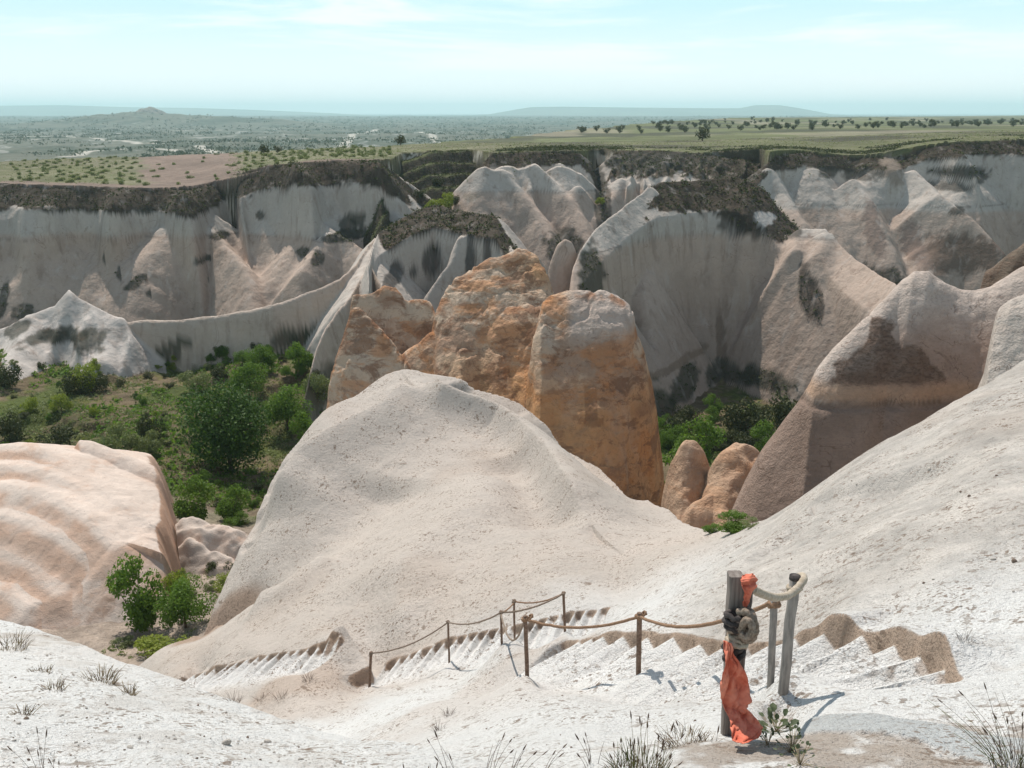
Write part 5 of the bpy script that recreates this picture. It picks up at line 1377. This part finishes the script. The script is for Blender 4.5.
# red cloth
def cloth(name, rows, nw, thick, label, seed, crumple):
    """rows: list of (pxl, pyl, Yl, pxr, pyr, Yr)"""
    r0 = np.array([np.concatenate([at(*a[:3]), at(*a[3:])]) for a in rows]); n = len(r0) * 11
    tt = np.linspace(0, len(r0) - 1, n); R = np.stack([np.interp(tt, np.arange(len(r0)), r0[:, i]) for i in range(6)], 1)
    V = []
    for i in range(n):
        for j in range(nw):
            s_ = j / (nw - 1); p = R[i, :3] * (1 - s_) + R[i, 3:] * s_
            u_ = i / n
            a1 = float(fbm(np.array([s_ * 2.6 + u_ * 3]), np.array([u_ * 5 - s_]), seed, 2)); a2 = abs(float(fbm(np.array([s_ * 5. + u_ * 4]), np.array([u_ * 11. + s_ * 3]), seed + 3, 3))) * 1.6
            p = p + np.array([.3 * a1, -1. * a1 - .55 * a2, .5 * a1 + .25 * a2]) * crumple
            V.append(p)
    V = np.array(V); Fc = grid_faces(n, nw)
    base = at(rows[-1][0], rows[-1][1], rows[-1][2])
    o = mesh_from(name, V - base, Fc, M['cloth_red'], smooth=False)
    o.location = tuple(base)
    md = o.modifiers.new('thickness', 'SOLIDIFY'); md.thickness = thick; md.offset = 0
    tag(o, label, 'cloth', 'red cloths tied to the wooden post')
    return o
cloth('red_cloth', [(724, 640, 4.88, 729, 643, 4.86), (722, 652, 4.86, 734, 655, 4.82), (720, 668, 4.84, 743, 670, 4.80), (719, 684, 4.82, 749, 686, 4.78), (720, 697, 4.80, 748, 699, 4.76),
                    (724, 708, 4.78, 744, 707, 4.75), (729, 716, 4.72, 752, 715, 4.72), (731, 728, 4.62, 765, 728, 4.62), (733, 741, 4.54, 758, 738, 4.56), (742, 743, 4.50, 748, 742, 4.50)], 26, .004,
      'long crumpled red cloth hanging from the wooden post down to the ground', 61, .05)
cloth('red_cloth', [(743, 575, 4.98, 751, 573, 5.0), (741, 580, 4.9, 757, 579, 4.95), (742, 587, 4.88, 756, 587, 4.92), (744, 596, 4.9, 750, 598, 4.92), (743, 606, 4.92, 747, 607, 4.94)], 8, .004,
      'small red cloth scrap tied at the top of the wooden post', 67, .03)

# ---- dry grasses and weeds
M['straw'] = plain_mat('straw', (.22, .17, .10), (.38, .31, .2), 30., .9, 0)
M['dark_straw'] = plain_mat('dark_stalk', (.075, .05, .035), (.17, .12, .085), 30., .9, 0)
M['green_blade'] = plain_mat('green_blade', (.08, .10, .03), (.17, .18, .06), 30., .8, 0)
def stalks(n, h, spread, lean, seed, head=0., rad=.0016, lean_dir=(0, 0), curve=.5):
    rg_ = np.random.default_rng(seed); paths = []; heads = []
    for i in range(n):
        th = rg_.uniform(0, 6.28); r = spread * rg_.random() ** .5
        b = np.array([r * math.cos(th), r * math.sin(th), -.02]); hh = h * rg_.uniform(.45, 1.)
        d = np.array([math.cos(th), math.sin(th), 0]) * lean * rg_.uniform(.2, 1.) + np.array([*lean_dir, 0]) + np.array([*rg_.normal(size=2) * lean * .4, 0])
        s_ = np.linspace(0, 1, 6)[:, None]
        pts = b + np.array([0, 0, 1]) * hh * s_ + d * hh * s_ ** (1 + curve)
        paths.append((pts, np.linspace(rad, rad * .45, 6)))
        if rg_.random() < head:
            t_ = (pts[-1] - pts[-2]); t_ /= np.linalg.norm(t_); L = rg_.uniform(.03, .055)
            heads.append((pts[-1] + t_ * np.linspace(-.2, 1, 5)[:, None] * L, np.array([.0012, .0042, .0046, .003, .0006]) * rg_.uniform(.8, 1.3)))
    return paths, heads
def weed(name, px, py, label, cat, parts, Y0=2.8, Y1=12, group=None):
    p = hit(px, py, mainz, Y0, Y1)
    root = empty(name, tuple(p)); tag(root, label, cat, group)
    for nm, paths, mat in parts:
        if not paths: continue
        v, f = tube_mesh(paths, 4); mesh_from(nm, v, f, M[mat], parent=root)
    return root
def tuft(px, py, label, n, h, spread, lean, seed, head=.5, mat='straw', cat='grass', name='grass_tuft', rad=.0018, group=None, ld=(0, 0), extra=None, Y1=12):
    a, b = stalks(n, h, spread, lean, seed, head, rad, ld)
    ps = [('blades', a, mat), ('seed_heads', b, 'dark_straw')][:1] if False else [('blades', a, mat)] + [('seed_head', [h_], 'dark_straw') for h_ in b]
    if extra: ps += extra
    return weed(name, px, py, label, cat, ps, Y1=Y1, group=group)
g1, _ = stalks(150, .16, .17, .5, 71, 0, .0022)
g2, _ = stalks(130, .10, .19, .8, 72, 0, .0022)
tuft(640, 778, 'green and straw coloured grass tuft at the bottom edge, left of the red cloth', 42, .30, .15, .35, 70, .9, 'straw', extra=[('green_blades', g1, 'green_blade'), ('dry_blades', g2, 'dark_straw')])
g3, _ = stalks(140, .07, .16, 1.2, 73, 0, .002)
tuft(688, 745, 'flattened dry brown grass between the tuft and the red cloth', 90, .06, .17, 1.3, 74, .1, 'dark_straw', extra=[('dry_blades', g3, 'straw')])
GS = 'thin grass stalks at the bottom edge'
for i, (px, py, n_, h, ld, lab) in enumerate(((405, 770, 2, .16, (0, 0), 'single upright stalk below the left slope, farthest left of the thin stalks'), (448, 775, 5, .26, (-.35, 0), 'thin stalks leaning left near the bottom edge'), (490, 772, 6, .32, (.3, 0), 'tallest thin stalks leaning right near the bottom edge'),
                                       (515, 776, 7, .24, (.5, 0), 'spreading thin stalks right of the tallest ones'), (548, 772, 4, .2, (.6, .0), 'short stalks leaning far right, beside the grass tuft'), (430, 776, 3, .1, (0, 0), 'shortest stalks at the bottom edge'),
                                       (714, 742, 2, .10, (.1, 0), 'two short stalks left of the red cloth'), (592, 765, 8, .2, (-.2, 0), 'small stalks at the left foot of the grass tuft'), (38, 776, 6, .30, (-.15, 0), 'spiky brown stalks at the bottom left corner'), (62, 776, 3, .26, (.1, 0), 'slim stalk right of the spiky brown ones'))):
    tuft(px, py, lab, n_, h, .05, .25, 80 + i, .6, 'dark_straw', name='grass_stalks', group=GS, ld=ld, rad=.002)
g4, _ = stalks(26, .30, .09, .8, 75, 0, .0022, (-.5, 0))
tuft(1010, 768, 'tall dry weed at the right bottom corner', 26, .42, .10, .5, 76, .3, 'dark_straw', cat='weed', name='dry_weed', ld=(-.35, 0), extra=[('green_blades', g4, 'green_blade')])
SB = 'small dry shrubs on the near slope'
for i, (px, py, n_, h, sp_, lab) in enumerate(((6, 650, 90, .15, .22, 'dry brown shrub at the left edge on the slope crest'), (100, 682, 90, .11, .16, 'grey brown dry shrub on the near left slope'), (128, 694, 40, .09, .07, 'small dry shrub just right of the larger one on the left slope'),
                                        (40, 672, 40, .06, .10, 'tiny reddish dry shrub between two others on the left slope'), (55, 690, 34, .08, .08, 'smallest dry twigs on the left slope'), (22, 715, 30, .07, .08, 'few dry twigs lower on the left slope'))):
    a, _ = stalks(n_, h, sp_, .9, 90 + i, 0, .0035)
    b, _ = stalks(max(n_ // 2, 24), h * .8, sp_, 1.1, 190 + i, 0, .003)
    weed('dry_shrub', px, py, lab, 'shrub', [('twigs', a, 'straw'), ('dark_twigs', b, 'dark_straw')], Y1=14, group=SB)
for i, (px, py, h, lab, Y1) in enumerate(((262, 700, .16, 'dark dry plant on the hollow under the lowest steps', 20), (281, 700, .2, 'second dark plant on the hollow, right of the first', 20), (308, 680, .2, 'small spiky plant at the top of the hollow', 20), (234, 702, .1, 'tiny plant at the left end of the hollow', 20),
                                  (450, 715, .14, 'small brown plant on the white slope below the middle flight', 15), (440, 730, .12, 'dry plant on the bare brown patch', 15), (965, 640, .10, 'small brown plant above the right end of the near steps', 9), (880, 640, .05, 'tiny plant at the edge of the cut wall', 9))):
    a, _ = stalks(40, h, h * .6, .8, 290 + i, 0, h * .014)
    weed('dry_plant', px, py, lab, 'plant', [('twigs', a, 'dark_straw')], Y0=4.2, Y1=Y1, group='small plants between the steps')
# leafy weed beside the red cloth
def leafy(px, py, n, size, h, seed, label):
    rg_ = np.random.default_rng(seed); p = hit(px, py, mainz, 2.8, 12); root = empty('leafy_weed', tuple(p)); tag(root, label, 'weed', 'leafy weeds beside the red cloth')
    V, Fc, st_ = [], [], []
    for i in range(n):
        th = rg_.uniform(0, 6.28); el = rg_.uniform(.15, 1.2); L = h * rg_.uniform(.4, 1)
        d = np.array([math.cos(th) * math.cos(el), math.sin(th) * math.cos(el), math.sin(el)]); b = d * L; st_.append((np.array([[0, 0, -.01], b * .5 + [0, 0, .01], b]), .0018))
        sd_ = np.cross(d, [0, 0, 1]); sd_ /= np.linalg.norm(sd_); nn = np.cross(sd_, d); s_ = size * rg_.uniform(.6, 1.2); k0 = len(V)
        for (a_, c_, e_) in ((0, 0, 0), (.35, .32, .06), (.7, .34, .03), (1., 0, -.12), (.7, -.34, .03), (.35, -.32, .06), (.5, 0, -.03)):
            V.append(b + d * a_ * s_ + sd_ * c_ * s_ + nn * (e_ + rg_.normal() * .03) * s_)
        for a_, c_ in ((0, 1), (1, 2), (2, 3), (3, 4), (4, 5), (5, 0)): Fc.append((k0 + 6, k0 + a_, k0 + c_))
    mesh_from('leaves', V, Fc, M['leaf_weed'], smooth=False, parent=root)
    v, f = tube_mesh(st_, 4); mesh_from('stems', v, f, M['straw'], parent=root)
M['leaf_weed'] = leaf_mat('leaf_weed', (.045, .065, .035), (.15, .17, .10), .2)
leafy(776, 732, 34, .065, .14, 5, 'leafy green weed right beside the foot of the red cloth')
leafy(792, 752, 34, .030, .16, 6, 'sprawling small leaved weed below the leafy one')
leafy(800, 765, 22, .026, .13, 7, 'lowest scraggly weed at the bottom edge below the leafy ones')
leafy(768, 745, 16, .024, .09, 8, 'small weed between the red cloth and the bottom edge')

# ---- loose stones
def stone_mesh(seed):
    rg_ = np.random.default_rng(seed); bm_ = bpy.data.meshes.new('stone')
    import bmesh
    b = bmesh.new(); bmesh.ops.create_icosphere(b, subdivisions=2, radius=1)
    k = rg_.normal(size=(5, 3))
    for v in b.verts:
        c = np.array(v.co); f_ = 1 + .12 * sum(math.sin(c @ kk * 1.8 + i) for i, kk in enumerate(k)) / 1.5
        v.co = c * f_ * np.array([1, .8, .55])
    b.to_mesh(bm_); b.free(); bm_.materials.append(M['stone'] if seed % 3 else M['stone_dark']); bm_.polygons.foreach_set('use_smooth', np.ones(len(bm_.polygons), bool))
    return bm_
M['stone'] = plain_mat('stone', (.42, .37, .32), (.60, .56, .51), 6., .95, .01)
M['stone_dark'] = plain_mat('dark_stone', (.18, .13, .10), (.30, .23, .18), 6., .95, .01)
sm_ = [stone_mesh(i) for i in range(6)]
base_st = None
def put_stone(px, py, r, lab, grp, Y0=3., Y1=20):
    p = hit(px, py, mainz, Y0, Y1)
    o = bpy.data.objects.new('stone', sm_[int(rg.integers(6))]); C.objects.link(o)
    o.location = (p[0], p[1], p[2] + r * .15); o.scale = (r, r, r); o.rotation_euler = tuple(rg.uniform(0, 6.28, 3) * np.array([.15, .15, 1])); tag(o, lab, 'stone', grp)
for (px, py, r, lab) in ((226, 744, .045, 'largest brown stone on the lower left slope'), (268, 742, .03, 'brown stone right of the largest one on the left slope'), (130, 748, .022, 'stone on the left slope below the dry shrubs'), (640, 648, .02, 'small stone beside the middle post of the near fence'), (585, 668, .02, 'small dark stone under the sagging near rope')):
    put_stone(px, py, r, lab, 'brown stones on the white ground')
n_ = 0
while n_ < 200:
    px, py = rg.uniform(0, 420), rg.uniform(630, 768)
    if py < 622 + px * .36 + 8: continue
    put_stone(px, py, float(np.exp(rg.normal(-4.85, .45))), 'pebble lying on the near left white slope', 'pebbles on the left slope'); n_ += 1
for i in range(120):
    px, py = rg.uniform(700, 1024), rg.uniform(380, 640)
    if py < 535 - (px - 700) * .52 + 12 or (py > 600 and px < 960): continue
    put_stone(px, py, float(np.exp(rg.normal(-4.3, .4))), 'pebble lying on the gravelly slope at the right', 'pebbles on the right slope', 4.5, 22)
for i in range(60):
    put_stone(rg.uniform(440, 720), rg.uniform(690, 768), float(np.exp(rg.normal(-4.8, .4))), 'pebble on the white ground in front of the rope fence', 'pebbles on the front ground')
# ------------------------------------------------------------------ sky, sun, haze, camera
SUN_EL, SUN_AZ = math.radians(55), math.radians(-24)     # azimuth from +Y toward +X
sc = bpy.context.scene
wd = bpy.data.worlds.new('World'); sc.world = wd; wd.use_nodes = True
nt = wd.node_tree; bg = nt.nodes['Background']
sky = nt.nodes.new('ShaderNodeTexSky'); sky.sky_type = 'NISHITA'; sky.sun_disc = False
sky.sun_elevation = SUN_EL; sky.sun_rotation = SUN_AZ; sky.air_density = 1.; sky.dust_density = 1.2; sky.ozone_density = 1.5; sky.altitude = 1000
tcw = N(nt, 'ShaderNodeTexCoord').outputs['Generated']
spx = N(nt, 'ShaderNodeSeparateXYZ'); nt.links.new(tcw, spx.inputs[0])
nw = noise(nt, tcw, 3.2, 7, .6, (1, 1, 9.), .35)
low = mixc(nt, ramp(nt, spx.outputs[2], .0, .13), (10.6, 11.1, 11.1), (6.0, 9.0, 9.6))
skc = mixc(nt, ramp(nt, spx.outputs[2], .6, .08), mixc(nt, 1., sky.outputs[0], (.9, 1.04, 1.03), 'MULTIPLY'), low)
skc = mixc(nt, mth(nt, 'MULTIPLY', ramp(nt, nw, .46, .68), .8), skc, (10.4, 10.9, 10.9))
nt.links.new(skc, bg.inputs['Color']); bg.inputs['Strength'].default_value = .09
sd = bpy.data.lights.new('sun', 'SUN'); sd.energy = 4.2; sd.angle = math.radians(.53); sd.color = (1., .935, .85)
so = bpy.data.objects.new('sun', sd); C.objects.link(so)
from mathutils import Vector
dirn = Vector((math.sin(SUN_AZ) * math.cos(SUN_EL), math.cos(SUN_AZ) * math.cos(SUN_EL), math.sin(SUN_EL)))
so.rotation_euler = dirn.to_track_quat('Z', 'Y').to_euler()

hm = bpy.data.materials.new('haze'); hm.use_nodes = True; hn = hm.node_tree
for n in list(hn.nodes):
    if n.type == 'BSDF_PRINCIPLED': hn.nodes.remove(n)
pv = hn.nodes.new('ShaderNodeVolumePrincipled'); pv.inputs['Color'].default_value = (.66, .93, .98, 1)
pv.inputs['Density'].default_value = 8.5e-5; pv.inputs['Anisotropy'].default_value = .1
hn.links.new(pv.outputs[0], hn.nodes['Material Output'].inputs['Volume'])
bx = [(-30000, -400, -80), (30000, -400, -80), (30000, 26000, -80), (-30000, 26000, -80), (-30000, -400, 230), (30000, -400, 230), (30000, 26000, 230), (-30000, 26000, 230)]
hz = mesh_from('haze', bx, [(0, 3, 2, 1), (4, 5, 6, 7), (0, 1, 5, 4), (1, 2, 6, 5), (2, 3, 7, 6), (3, 0, 4, 7)], hm, smooth=False)
hz['kind'] = 'stuff'; hz['label'] = 'pale blue haze in the air over the whole landscape'; hz['category'] = 'haze'

cam = bpy.data.cameras.new('camera'); co = bpy.data.objects.new('camera', cam); C.objects.link(co)
cam.sensor_fit = 'HORIZONTAL'; cam.sensor_width = 36.; cam.lens = 36. * F / 1024.
cam.clip_start = .1; cam.clip_end = 90000
co.location = (0, 0, 0); co.rotation_euler = (math.radians(90) - PITCH, 0, 0)
sc.camera = co
sc.view_settings.view_transform = 'Standard'; sc.view_settings.look = 'None'; sc.view_settings.gamma = 1
sc.view_settings.exposure = .25
sc.render.engine = 'CYCLES'
sc.cycles.use_denoising = True
sc.cycles.max_bounces = 5; sc.cycles.diffuse_bounces = 3; sc.cycles.volume_bounces = 2; sc.cycles.transparent_max_bounces = 8
sc.cycles.use_adaptive_sampling = True
